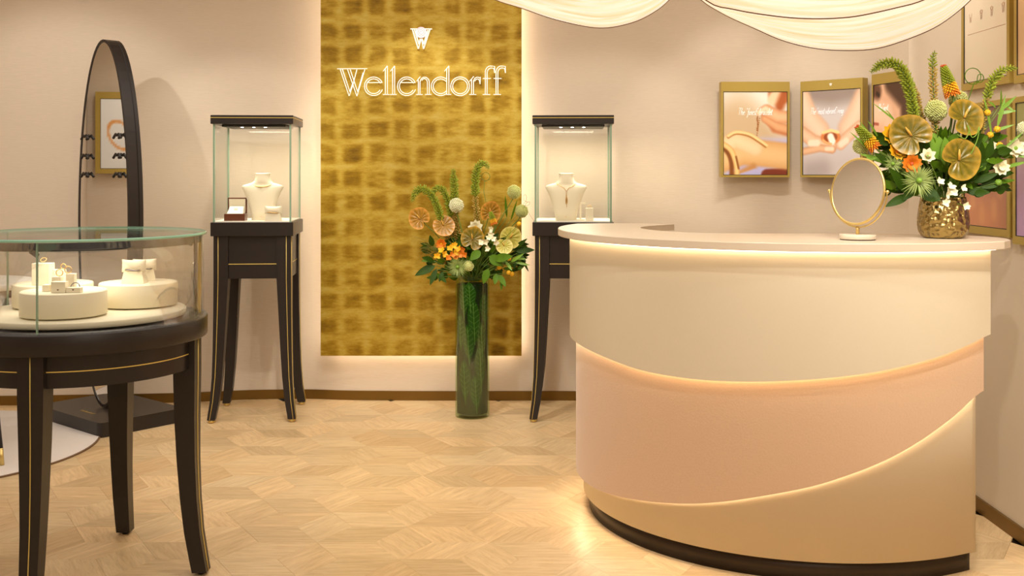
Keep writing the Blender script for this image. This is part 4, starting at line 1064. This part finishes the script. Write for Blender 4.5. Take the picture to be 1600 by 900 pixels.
def anthurium(B, x, y, rpx, label, mt='anth', tip=-90, yaw=0, pitch=10, dy=0, sp=True, spdir=70):
    c = B.at(x, y, dy); R = rpx * B.px()
    n = Vector((math.sin(math.radians(yaw)), -math.cos(math.radians(yaw)), math.tan(math.radians(pitch)))).normalized()
    u = Vector((0, 0, 1)).cross(n).normalized(); v = n.cross(u).normalized()
    t = thing('anthurium_flower', label, 'flower', tuple(c))
    m = MB(); NA, NR = 72, 7; vs = []; rim = []
    tp = math.radians(tip)
    for i in range(NR + 1):
        rho = i / NR
        for j in range(NA):
            th_ = 2 * PI * j / NA; dth = (th_ + PI) % (2 * PI) - PI
            rr = R * (1.02 + .06 * math.cos(dth) + .06 * math.exp(-(dth / .3) ** 2) - .50 * math.exp(-((abs(dth) - PI) / .30) ** 2))
            a = th_ + tp
            z = R * (.10 * rho ** 2 - .05 + .045 * math.cos(13 * dth) * rho * (1 - rho) * 2.4 + .03 * rho * math.cos(dth * 3))
            off = -R * .30
            vs.append(c + u * (rr * rho * math.cos(a) + 0 * off) + v * (rr * rho * math.sin(a)) + n * z); rim.append(max(0, (rho - .8) * 4) + .3 * (1 + math.cos(13 * dth)) * .5 * rho)
    fs = [(i * NA + j, i * NA + (j + 1) % NA, (i + 1) * NA + (j + 1) % NA, (i + 1) * NA + j) for i in range(NR) for j in range(NA)]
    m.add(vs, fs, True); o = m.build('spathe', M[mt], t)
    ca = o.data.color_attributes.new('rim', 'FLOAT_COLOR', 'POINT')
    for i, k in enumerate(rim): k = min(1, k); ca.data[i].color = (k, k, k, 1)
    sd = math.radians(spdir); dsp = (u * math.cos(sd) + v * math.sin(sd)) + n * .25
    m = MB(); m.tube([c, c + dsp * R * .26, c + dsp * R * .5], [R * .07, R * .065, R * .03], 8); m.build('spadix', M['spadix'], t)
    m = MB(); m.tube(stem_path(B, c - n * .006), .0026 if R > .05 else .003, 6); m.build('stem', M['stem'], t)
    return t
def allium(B, x, y, rpx, label, mt='allium', dy=0, n=260, seed=2):
    c = B.at(x, y, dy); R = rpx * B.px(); rn = random.Random(seed)
    t = thing('allium_flower', label, 'flower', tuple(c - Vector((0, 0, R))))
    m = MB(); m.ell(c, (R * .72,) * 3, (0, 0, 1), 14, 9)
    for i in range(n):
        z = 1 - 2 * (i + .5) / n; q = i * 2.399963; rr = math.sqrt(1 - z * z); d = Vector((rr * math.cos(q), rr * math.sin(q), z))
        m.ell(c + d * R * (.82 + .14 * rn.random()), (R * .085, R * .085, R * .12), d, 5, 3)
    m.build('flower_head', M[mt], t)
    m = MB(); m.tube(stem_path(B, c - Vector((0, 0, R * .7))), .003, 6); m.build('stem', M['stem'], t)
def poker(B, p0, p1, wpx, label, dy=0):
    a = B.at(*p0, dy); b = B.at(*p1, dy); d = (a - b); Ln = d.length; R = wpx * B.px(); u, v, dn = frame(d)
    t = thing('torch_lily', label, 'flower', tuple(b)); ms = {'leafl': MB(), 'yellow': MB(), 'orange': MB(), 'red': MB()}
    for i in range(190):
        f_ = i / 190; ang = i * 2.399; r_ = R * (1 - f_) ** .6 * .9 + R * .1; dr = u * math.cos(ang) + v * math.sin(ang)
        dd = (dr - dn * (.8 - f_ * 1.6)).normalized(); k = 'orange' if f_ < .16 else ('yellow' if f_ < .40 else ('leafl' if f_ < .95 else 'red'))
        ms[k].ell(b + d * f_ + dr * r_ * .6 + dd * R * .1, (R * .13, R * .13, R * (.42 - .2 * f_)), dd, 5, 3)
    for k, nm in (('orange', 'lower_florets'), ('yellow', 'middle_florets'), ('leafl', 'upper_buds'), ('red', 'tip')): ms[k].build(nm, M['foxg' if k == 'leafl' else k], t)
    m = MB(); m.tube([b + dn * .004] + [Vector(q) for q in stem_path(B, b - dn * .02)], .0045, 6); m.build('stem', M['stem'], t)
def thistle(B, x, y, rpx, label, dy=0, seed=5):
    c = B.at(x, y, dy); R = rpx * B.px(); rn = random.Random(seed); t = thing('sea_holly_flower', label, 'flower', tuple(c))
    m = MB()
    for i in range(100):
        a = i * 2.399; el = rn.uniform(-.1, .7); d = Vector((math.cos(a) * math.cos(el), -math.sin(el), math.sin(a) * math.cos(el)))
        m.leaf(c, d, R * rn.uniform(.6, 1.1), R * .055, .1, (0, -1, 0), 4)
    m.build('bracts', M['thistle'], t)
    m = MB(); m.ell(c + Vector((0, -R * .22, 0)), (R * .16, R * .16, R * .2), (0, -1, 0), 10, 6); m.build('cone', M['leafl'], t)
    m = MB(); m.tube(stem_path(B, c), .003, 6); m.build('stem', M['stem'], t)
def blossom(B, x, y, rpx, label, mt='whitef', np_=8, dy=0, seed=1, name='ivory_blossom', cup=.6, layers=2, cen='yellow'):
    c = B.at(x, y, dy); R = rpx * B.px(); rn = random.Random(seed); t = thing(name, label, 'flower', tuple(c)); m = MB()
    ax = Vector((rn.uniform(-.4, .4), -1, rn.uniform(-.1, .5))).normalized(); u, v, ax = frame(ax)
    for l_ in range(layers):
        for i in range(np_):
            a = 2 * PI * (i + .5 * l_) / np_ + rn.random() * .2; d = (u * math.cos(a) + v * math.sin(a)) * 1 + ax * (cup * (.4 + .9 * l_))
            m.leaf(c, d, R * (1.1 - .2 * l_), R * .75, -.15, ax, 5, .3)
    m.build('petals', M[mt], t); m = MB(); m.ell(c + ax * R * .15, (R * .22,) * 3); m.build('centre', M[cen], t)
    m = MB(); m.tube(stem_path(B, c), .0022, 5); m.build('stem', M['stem'], t)
def cluster(B, pts, rpx, label, mt, name, dy=0, seed=1, shape='ball', cat='flower'):
    rn = random.Random(seed); c0 = B.at(*pts[0], dy); t = thing(name, label, cat, tuple(c0)); s = MB(); m = MB()
    for x, y in pts:
        c = B.at(x, y, dy + rn.uniform(-.01, .01)); R = rpx * B.px()
        if shape == 'ball':
            m = MB(); m.ell(c, (R, R, R), (0, 0, 1), 10, 7)
            for i in range(26):
                q = i * 2.399; z = 1 - 2 * (i + .5) / 26; rr = math.sqrt(1 - z * z); d = Vector((rr * math.cos(q), rr * math.sin(q), z)); m.ell(c + d * R * .9, (R * .22,) * 3, d, 5, 3)
            m.build('bloom', M[mt], t); m = MB()
        else:
            m = MB(); ax = Vector((rn.uniform(-.6, .6), -1, rn.uniform(-.4, .8))).normalized(); u, v, ax = frame(ax)
            for i in range(5):
                a = 2 * PI * i / 5 + rn.random(); m.leaf(c, (u * math.cos(a) + v * math.sin(a)) + ax * .5, R * 1.1, R * .8, -.1, ax, 4, .25)
            m.build('blossom', M[mt], t); m = MB()
        s.tube(stem_path(B, c), .0014, 4)
    if m.v: m.build('blooms', M[mt], t)
    s.build('stem', M['stem'], t)
def leafspray(B, specs, label, mt='leafd', name='leaf_sprig', dy=0, gl=0):
    p0 = B.at(specs[0][0], specs[0][1], dy); t = thing(name, label, 'foliage', tuple(p0)); s = MB()
    for k, (x0, y0, x1, y1, w) in enumerate(specs):
        a = B.at(x0, y0, dy); b = B.at(x1, y1, dy - .02 - .015 * (k % 3)); d = b - a
        MB().leaf(a, d, d.length, w * B.px(), .08, Vector((.15 * ((k % 3) - 1), -1, .35)), 8, .22).build('leaf', M[mt], t)
        s.tube([a] + [Vector(q) for q in stem_path(B, a)][1:], .0018, 4)
    s.build('stem', M['stem'], t)
def coil(B, pts, label, dy=0, r=.0016, mt='stem'):
    path = cr([B.at(x, y, dy) for x, y in pts], 4); t = thing('steel_grass_coil', label, 'grass', tuple(path[0]))
    m = MB(); m.tube(path + [Vector(q) for q in stem_path(B, path[-1])][1:], r, 6); m.build('blade', M[mt], t)
def filler(B, x0, x1, y0, y1, n, seed, label, w=9, L=24):
    rn = random.Random(seed); t = thing('foliage_mass', label, 'foliage', tuple(B.c)); t['kind'] = 'stuff'; ms = [MB(), MB(), MB()]
    cx = (x0 + x1) / 2
    for i in range(n):
        x = rn.gauss(cx, (x1 - x0) / 4); x = min(max(x, x0), x1); y = rn.uniform(y0, y1); a = B.at(x, y, rn.uniform(-.05, .09))
        if a.z < B.c.z + .008: continue
        d = Vector(((x - cx) * .03 + rn.uniform(-.6, .6), rn.uniform(-.8, .6), rn.uniform(-.3, 1.0)))
        if a.z < B.c.z + .05: d.z = abs(d.z)
        ms[i % 3].leaf(a, d, L * B.px() * rn.uniform(.6, 1.2), w * B.px() * rn.uniform(.8, 1.4), .15, (rn.uniform(-.7, .7), -1, rn.uniform(-.3, .8)), 5)
    for k, mm in enumerate(('leafd', 'leafm', 'leafd')): tag(ms[k].build('leaves', M[mm], t), kind='stuff')

# bouquet on the floor vase
B1 = Bq(VX, VY, .775, '', '')
foxtail(B1, [(700, 375), (690, 345), (681, 318), (672, 303), (660, 295), (650, 299), (643, 316)], .026, 'foxtail lily arching furthest left in the floor bouquet', split=.25, seed=1)
foxtail(B1, [(708, 370), (706, 345), (701, 320), (694, 300), (685, 293), (677, 299), (676, 310)], .024, 'foxtail lily bent over between the left arch and the upright spike of floor bouquet', split=.3, dy=.03, seed=2)
foxtail(B1, [(716, 375), (713, 340), (711, 310), (709, 285), (708, 264)], .030, 'short upright foxtail lily above the white allium of floor bouquet', split=.4, dy=.04, seed=3)
foxtail(B1, [(748, 380), (745, 340), (743, 310), (743, 280), (747, 260), (756, 254), (764, 264)], .028, 'tallest foxtail lily hooked to the right in the floor bouquet', split=.5, seed=4)
anthurium(B1, 656, 342, 17, 'leftmost orange rimmed anthurium of the floor bouquet', 'anth_o', 140, -15, 8, spdir=125, dy=-.03)
anthurium(B1, 693, 352, 17, 'anthurium second from left in the floor bouquet', 'anth_o', -60, 10, 25, spdir=110, dy=-.02)
anthurium(B1, 766, 333, 17, 'upper right orange anthurium turned sideways in the floor bouquet', 'anth_o', 70, 25, 0, spdir=100, dy=0)
anthurium(B1, 738, 374, 18, 'central olive anthurium low in the floor bouquet', 'anth', 70, 0, 10, spdir=95, dy=-.07)
anthurium(B1, 797, 372, 17, 'rightmost pale green anthurium of the floor bouquet', 'anth_g', 40, 15, 5, spdir=60, dy=-.04)
anthurium(B1, 788, 384, 13, 'small green anthurium below the rightmost one of floor bouquet', 'anth_g', -100, 10, 25, spdir=120, dy=-.07)
allium(B1, 713, 321, 11.5, 'white allium ball at left centre of the floor bouquet', 'alliumw', dy=-.03)
allium(B1, 803, 300, 11, 'topmost green allium ball at the right of floor bouquet', 'allium', dy=0)
allium(B1, 815, 330, 10.5, 'lower green allium ball at the right of floor bouquet', 'allium', dy=.02)
poker(B1, (766, 330), (772, 350), 6, 'small torch lily under the upper right anthurium of floor bouquet', dy=-.06)
blossom(B1, 744, 356, 12, 'cream green open blossom behind the central anthurium of floor bouquet', 'whitef', 9, -.01, 3)
blossom(B1, 690, 381, 9, 'orange blossom at left centre of the floor bouquet', 'orange', 9, -.07, 4, 'orange_blossom')
cluster(B1, [(683, 400), (690, 392), (709, 384), (717, 390), (712, 395), (704, 388), (694, 398)], 6.5, 'spray of yellow orchids low left in the floor bouquet', 'yellow', 'yellow_orchid_spray', -.09, 3, 'star')
cluster(B1, [(700, 404), (712, 403), (721, 397), (724, 389), (706, 398), (726, 398)], 6, 'spray of orange orchids under the yellow ones in floor bouquet', 'orange', 'orange_orchid_spray', -.10, 5, 'star')
cluster(B1, [(766, 366), (758, 378), (764, 372), (770, 374), (775, 378), (751, 380), (763, 390), (768, 358)], 6, 'white starry blossom spray right of the central anthurium in floor bouquet', 'whitef', 'white_blossom_spray', -.09, 6, 'star')
thistle(B1, 715, 417, 17, 'green sea holly low in front of the floor bouquet', -.12)
allium(B1, 732, 416, 8.5, 'small green button bloom above the vase rim in floor bouquet', 'allium', dy=-.11, n=120)
cluster(B1, [(795, 404), (780, 418), (795, 426), (800, 428), (811, 350)], 3.6, 'yellow button flowers scattered at the right of floor bouquet', 'yellow', 'billy_button', -.09, 8)
coil(B1, arc(759, 276, 6.5, -100, 560, 30) [::-1] + [(757, 284), (756, 300), (759, 316), (757, 340)], 'grass blade coiled at top centre of the floor bouquet', -.01)
coil(B1, [(825, 316), (819, 313), (818, 306), (822, 305), (822, 314), (817, 320), (825, 321), (828, 316), (822, 318), (812, 340), (800, 365)], 'knotted grass blade at the right edge of floor bouquet', 0, .0009, 'stemd')
coil(B1, [(838, 350), (828, 336), (820, 322)], 'thin straight grass blade pointing at the right tall showcase', 0, .0007, 'stemd')
leafspray(B1, [(680, 415, 648, 430, 13), (682, 420, 672, 445, 9), (678, 408, 660, 402, 9), (692, 425, 686, 440, 8), (676, 385, 672, 368, 9), (688, 432, 697, 441, 7)], 'glossy dark leaves spreading lower left of the floor bouquet', 'leafd', dy=-.08)
leafspray(B1, [(805, 392, 835, 390, 11), (805, 388, 823, 373, 7), (812, 398, 824, 420, 6), (806, 404, 803, 422, 7), (815, 404, 826, 424, 4), (808, 396, 822, 408, 7)], 'glossy dark leaves spreading right of the floor bouquet', 'leafd', dy=-.02)
leafspray(B1, [(763, 420, 755, 443, 12), (776, 428, 773, 444, 9), (780, 430, 790, 447, 9), (784, 434, 783, 454, 5), (750, 392, 735, 406, 14), (772, 405, 800, 400, 14), (765, 400, 785, 415, 16)], 'mid green leaves hanging over the vase rim of floor bouquet', 'leafm', dy=-.1)
leafspray(B1, [(800, 405, 822, 404, 4), (798, 410, 818, 396, 5), (790, 408, 800, 422, 5), (805, 410, 828, 414, 4)], 'fresh pointed sprig with a white bud at right of floor bouquet', 'leafl', dy=-.09)
leafspray(B1, [(792, 340, 789, 306, 4), (798, 345, 808, 312, 3)], 'slim upright seed head right of the tall foxtail in floor bouquet', 'leafm', dy=.01)
m = MB(); rn = random.Random(4)
t = thing('wispy_grass', 'fine golden grasses fanning out left of the floor bouquet', 'grass', tuple(B1.c)); t['kind'] = 'stuff'
for i in range(34):
    e = B1.at(rn.uniform(640, 672), rn.uniform(365, 415), rn.uniform(-.08, .04)); mid = (e + B1.at(690, 405, 0)) / 2 + Vector((0, 0, .03))
    m.tube(cr([e, mid, B1.at(700, 415, 0)], 4), [.0004] * 3 + [.0009] * 6, 3)
tag(m.build('blades', M['sprig'], t), kind='stuff')
filler(B1, 674, 808, 372, 436, 330, 11, 'dense green filler leaves inside the floor bouquet', 6.5, 17)

# bouquet on the counter
B2 = Bq(BX, BY, 1.285, '', '')
foxtail(B2, [(1436, 235), (1430, 190), (1424, 155), (1416, 125), (1404, 104), (1388, 98), (1374, 102), (1361, 113)], .0235, 'foxtail lily arching left over the third screen in counter bouquet', split=.25, dens=1.3, seed=11)
foxtail(B2, [(1452, 240), (1444, 200), (1436, 170), (1430, 145), (1424, 128)], .020, 'bronze foxtail spike behind the left arch of counter bouquet', split=.9, dy=.05, seed=12)
foxtail(B2, [(1464, 250), (1461, 200), (1459, 150), (1457, 110), (1458, 88), (1461, 80)], .024, 'upright foxtail lily rising highest in the counter bouquet', split=.84, dens=.8, seed=13)
foxtail(B2, [(1528, 250), (1531, 215), (1536, 180), (1543, 148), (1553, 124), (1568, 108), (1590, 107)], .020, 'foxtail lily arching right toward the wall posters in counter bouquet', split=.55, dens=.9, seed=14)
poker(B2, (1474, 103), (1488, 148), 13, 'upright yellow and green torch lily in the counter bouquet')
poker(B2, (1339, 198), (1368, 230), 12, 'orange torch lily leaning left of the counter bouquet', dy=-.02)
allium(B2, 1462, 173, 17, 'front cream allium ball at centre of the counter bouquet', 'allium', dy=-.01, n=420)
allium(B2, 1497, 156, 15, 'allium ball behind the upper right anthurium of counter bouquet', 'allium', dy=.06)
allium(B2, 1345, 228, 13, 'pale allium ball behind the leaning torch lily of counter bouquet', 'allium', dy=.03)
allium(B2, 1600, 201, 11, 'allium ball at the far right frame edge of counter bouquet', 'alliumw', dy=0)
anthurium(B2, 1424, 212, 31, 'left olive anthurium of the counter bouquet', 'anth', 135, -10, 8, spdir=125, dy=-.07)
anthurium(B2, 1507, 184, 29, 'upper right olive anthurium of the counter bouquet', 'anth', 20, 10, 15, spdir=65, dy=-.05)
anthurium(B2, 1499, 250, 32, 'lower olive anthurium above the brass pot', 'anth', 20, 10, 5, spdir=95, dy=-.09)
coil(B2, arc(1520, 119, 12.5, -60, 300, 26) + [(1528, 118)] + arc(1530, 122, 7, 60, -120, 10) + [(1522, 130), (1515, 150), (1505, 175)], 'dark grass blade looped in a ring at top of the counter bouquet', -.01, .0016, 'leafm')
coil(B2, [(1496, 210), (1508, 217), (1514, 205), (1512, 196), (1518, 214), (1526, 210), (1530, 198), (1528, 215), (1520, 235)], 'pale curled grass blade under the upper right anthurium of counter bouquet', -.085, .0016, 'leafl')
thistle(B2, 1434, 282, 28, 'large green sea holly in front of the counter bouquet', -.10)
thistle(B2, 1394, 256, 18, 'smaller green sea holly left of the counter bouquet', -.06, 7)
blossom(B2, 1392, 212, 17, 'orange yellow blossom behind the left anthurium of counter bouquet', 'yellow', 10, -.03, 5, 'yellow_blossom', cen='orange')
blossom(B2, 1400, 238, 15, 'amber blossom left of the large sea holly in counter bouquet', 'yellow', 10, -.05, 6, 'amber_blossom', cen='orange')
blossom(B2, 1424, 256, 15, 'deep orange blossom above the large sea holly in counter bouquet', 'orange', 12, -.07, 7, 'orange_blossom', cen='red')
blossom(B2, 1449, 246, 14, 'ivory pointed bloom between the two lower anthuriums of counter bouquet', 'whitef', 7, -.08, 8, cup=1.4, cen='leafl')
blossom(B2, 1562, 262, 14, 'ivory pink bloom at lower right of the counter bouquet', 'whitef', 9, -.03, 9, cup=1.0, cen='whitef')
blossom(B2, 1586, 232, 15, 'loose ivory bloom at far right of the counter bouquet', 'whitef', 8, 0, 10, cup=.5, cen='leafl')
blossom(B2, 1547, 228, 10, 'small pinkish bloom right of the lower anthurium of counter bouquet', 'whitef', 7, .01, 11, cup=.5, cen='orange')
cluster(B2, [(1468, 284), (1484, 298), (1480, 303), (1503, 294), (1490, 302), (1478, 318), (1508, 322), (1486, 292)], 7.5, 'ivory bud spray hanging over the rim of brass pot', 'whitef', 'ivory_bud_spray', -.12, 12, 'star')
cluster(B2, [(1543, 176), (1547, 211), (1558, 202), (1562, 227)], 5, 'yellow button flowers at right of the counter bouquet', 'yellow', 'billy_button', -.01, 13)
cluster(B2, [(1535, 262), (1544, 250), (1548, 242), (1534, 243), (1560, 285)], 5, 'pale green buds right of the lower anthurium in counter bouquet', 'leafl', 'green_bud_spray', -.04, 14)
leafspray(B2, [(1558, 200, 1572, 148, 6), (1560, 175, 1588, 150, 6), (1556, 168, 1546, 158, 6), (1558, 178, 1588, 172, 6), (1553, 205, 1585, 194, 5), (1563, 165, 1566, 140, 5), (1566, 160, 1587, 175, 4), (1550, 215, 1540, 150, 4)], 'fresh bamboo like sprig at right of the counter bouquet', 'leafl', 'bamboo_sprig', .0)
leafspray(B2, [(1420, 305, 1384, 322, 14), (1400, 265, 1368, 238, 14), (1415, 300, 1392, 262, 18), (1430, 290, 1412, 312, 16), (1440, 300, 1470, 312, 24)], 'dark glossy leaves at lower left of the counter bouquet', 'leafd', dy=-.05)
leafspray(B2, [(1530, 292, 1568, 286, 12), (1535, 275, 1552, 215, 18), (1530, 262, 1536, 222, 16), (1510, 300, 1548, 300, 14), (1520, 285, 1560, 270, 12), (1545, 255, 1560, 235, 10)], 'dark leaves at lower right of the counter bouquet', 'leafd', dy=-.03)
leafspray(B2, [(1368, 225, 1345, 190, 4), (1364, 240, 1330, 205, 4), (1372, 215, 1358, 188, 4), (1380, 250, 1345, 240, 7), (1376, 245, 1338, 252, 6), (1405, 200, 1385, 168, 3), (1400, 190, 1365, 160, 3)], 'wispy pale sprigs reaching left over the vanity mirror', 'leafl', 'pale_sprig', dy=.0)
leafspray(B2, [(1470, 250, 1460, 208, 26), (1480, 260, 1478, 215, 22)], 'soft pale green leaf between the anthuriums of counter bouquet', 'leafl', 'soft_leaf', dy=-.03)
leafspray(B2, [(1585, 240, 1604, 246, 6), (1560, 240, 1600, 205, 4), (1570, 262, 1604, 252, 6)], 'yellow green shoots at the right frame edge of counter bouquet', 'leafl', 'green_shoot', dy=-.0)
filler(B2, 1392, 1556, 215, 304, 400, 21, 'dense green filler leaves inside the counter bouquet', 11, 28)

# ------------------------------------------------------------------ rug and side table at left
t = thing('round_rug', 'round ivory rug with brown edge on the floor at left', 'rug', (-3.02, 5.42, 0))
MB().lathe([(.0001, .008), (.99, .008), (.992, .006)], (0, 0, .0005), 96, sx=.88, sy=.83).build('pile', M['rug'], t, world=False)
MB().lathe([(.990, .0), (1.0, .0), (1.0, .006), (.990, .0075)], (0, 0, .0005), 96, sx=.88, sy=.83).build('binding', M['rugedge'], t, world=False)
t = thing('side_table', 'small round white topped table on splayed black legs at left edge', 'table', (-2.72, 5.30, .008))
MB().lathe([(.0001, .82), (.325, .82), (.33, .826), (.33, .846), (.325, .85), (.0001, .85)], (0, 0, 0), 64).build('tabletop', M['table_white'], t, world=False)
MB().lathe([(.0001, .775), (.26, .775), (.27, .82)], (0, 0, 0), 48).build('apron', M['wood'], t, world=False)
for k in range(4):
    a = math.radians(-37 + 90 * k); c_, s_ = math.cos(a), math.sin(a)
    p0 = Vector((.2 * c_, .2 * s_, .78)); p1 = Vector((.375 * c_, .375 * s_, 0)); pm = p0.lerp(p1, .90)
    lg = MB().tube([p0, pm], [.017, .0125], 12).build('leg', M['black'], t, world=False)
    MB().tube([pm, p1], [.0128, .010], 12).build('brass_ferrule', M['brass'], lg, world=False)

# ------------------------------------------------------------------ draped ceiling lamps
def drape_lamp(label, edges, origin):
    """edges: list of (Y, [(px,py)...]); each a hanging hem curve; sheets loft between them"""
    t = thing('fabric_drape_lamp', label, 'lamp', origin)
    curves = []
    for Y, pts in edges:
        c = cr([P(x, y, Y) for x, y in pts], 8)
        # resample
        n = 60; L = [0]
        for a, b in zip(c, c[1:]): L.append(L[-1] + (b - a).length)
        out = []
        for i in range(n + 1):
            s = L[-1] * i / n; j = max(k for k in range(len(c)) if L[k] <= s + 1e-9); j = min(j, len(c) - 2)
            out.append(c[j].lerp(c[j + 1], (s - L[j]) / max(1e-9, L[j + 1] - L[j])))
        curves.append(out)
    for a, b in zip(curves, curves[1:]):
        m = MB(); rows = []; K = 10
        for k in range(K + 1):
            f_ = k / K; rows.append([p.lerp(q, f_) - Vector((0, 0, .05 * math.sin(PI * f_) * .0)) for p, q in zip(a, b)])
        m.loft(rows, smooth=True, closed=False)
        n0 = len(m.v)
        o = m.build('fabric_sheet', M['drape'], t)
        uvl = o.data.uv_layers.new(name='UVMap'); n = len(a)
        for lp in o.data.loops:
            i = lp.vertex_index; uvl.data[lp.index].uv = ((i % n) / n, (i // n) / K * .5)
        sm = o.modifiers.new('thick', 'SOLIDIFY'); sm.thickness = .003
    for c in curves[:-1]:
        m = MB(); m.tube(c, .003, 6); m.build('hem', M['rugedge'], t)
    return t
drape_lamp('large backlit fabric drape lamp hanging above the reception counter',
 [(4.2, [(1062, -75), (1078, -25), (1096, 0), (1135, 24), (1179, 44), (1223, 63), (1272, 75), (1320.7, 78.5), (1369, 75.6), (1418, 61), (1467, 39), (1511, 5), (1535, -25), (1552, -75)]),
  (3.75, [(1058, -130), (1078, -30), (1111, 5), (1145, 14), (1179, 20.5), (1230, 27), (1272, 29), (1310, 28), (1345, 24), (1400, 12), (1442, 0), (1500, -30), (1560, -130)]),
  (3.2, [(1060, -190), (1090, -150), (1130, -140), (1180, -135), (1230, -132), (1272, -130), (1320, -130), (1360, -132), (1400, -136), (1450, -142), (1500, -150), (1550, -170), (1590, -200)])],
 (1.3, 3.9, 1.88))
drape_lamp('smaller backlit fabric drape lamp hanging in front of the gold panel corner',
 [(4.9, [(700, -60), (740, -20), (775, 0), (816, 13), (870, 31), (935, 43.5), (985, 36), (1020, 20), (1045, 0), (1062, -25), (1075, -60)]),
  (4.3, [(640, -110), (700, -85), (760, -70), (810, -60), (870, -52), (935, -50), (985, -54), (1020, -60), (1045, -70), (1070, -85), (1090, -110)])],
 (.4, 4.7, 2.06))

# ------------------------------------------------------------------ repeats share a group phrase
GR = {'pedestal_showcase': 'tall showcases beside the gold panel', 'necklace_bust': 'neck busts in the tall showcases', 'display_drum': 'cream drums in the round showcase',
      'ring_block': 'cream ring blocks', 'ring': 'rings on the cream blocks', 'bracelet_pillow': 'bracelet pillows', 'bracelet': 'bracelets on the pillows', 'wall_screen': 'gold framed wall screens',
      'framed_poster': 'posters on the right wall', 'fabric_drape_lamp': 'draped ceiling lamps', 'foxtail_lily': 'foxtail lilies', 'anthurium_flower': 'anthuriums',
      'allium_flower': 'allium balls', 'torch_lily': 'torch lilies', 'sea_holly_flower': 'sea hollies', 'leaf_sprig': 'leafy sprigs', 'steel_grass_coil': 'coiled grass blades'}
for o in list(bpy.data.objects):
    b = o.name.split('.')[0]
    if o.parent is None and b in GR:
        w = ''
        if b in ('foxtail_lily', 'anthurium_flower', 'allium_flower', 'torch_lily', 'sea_holly_flower', 'leaf_sprig', 'steel_grass_coil'):
            w = ' in the counter bouquet' if o.location.y < 5 else ' in the floor bouquet'
        o['group'] = GR[b] + w
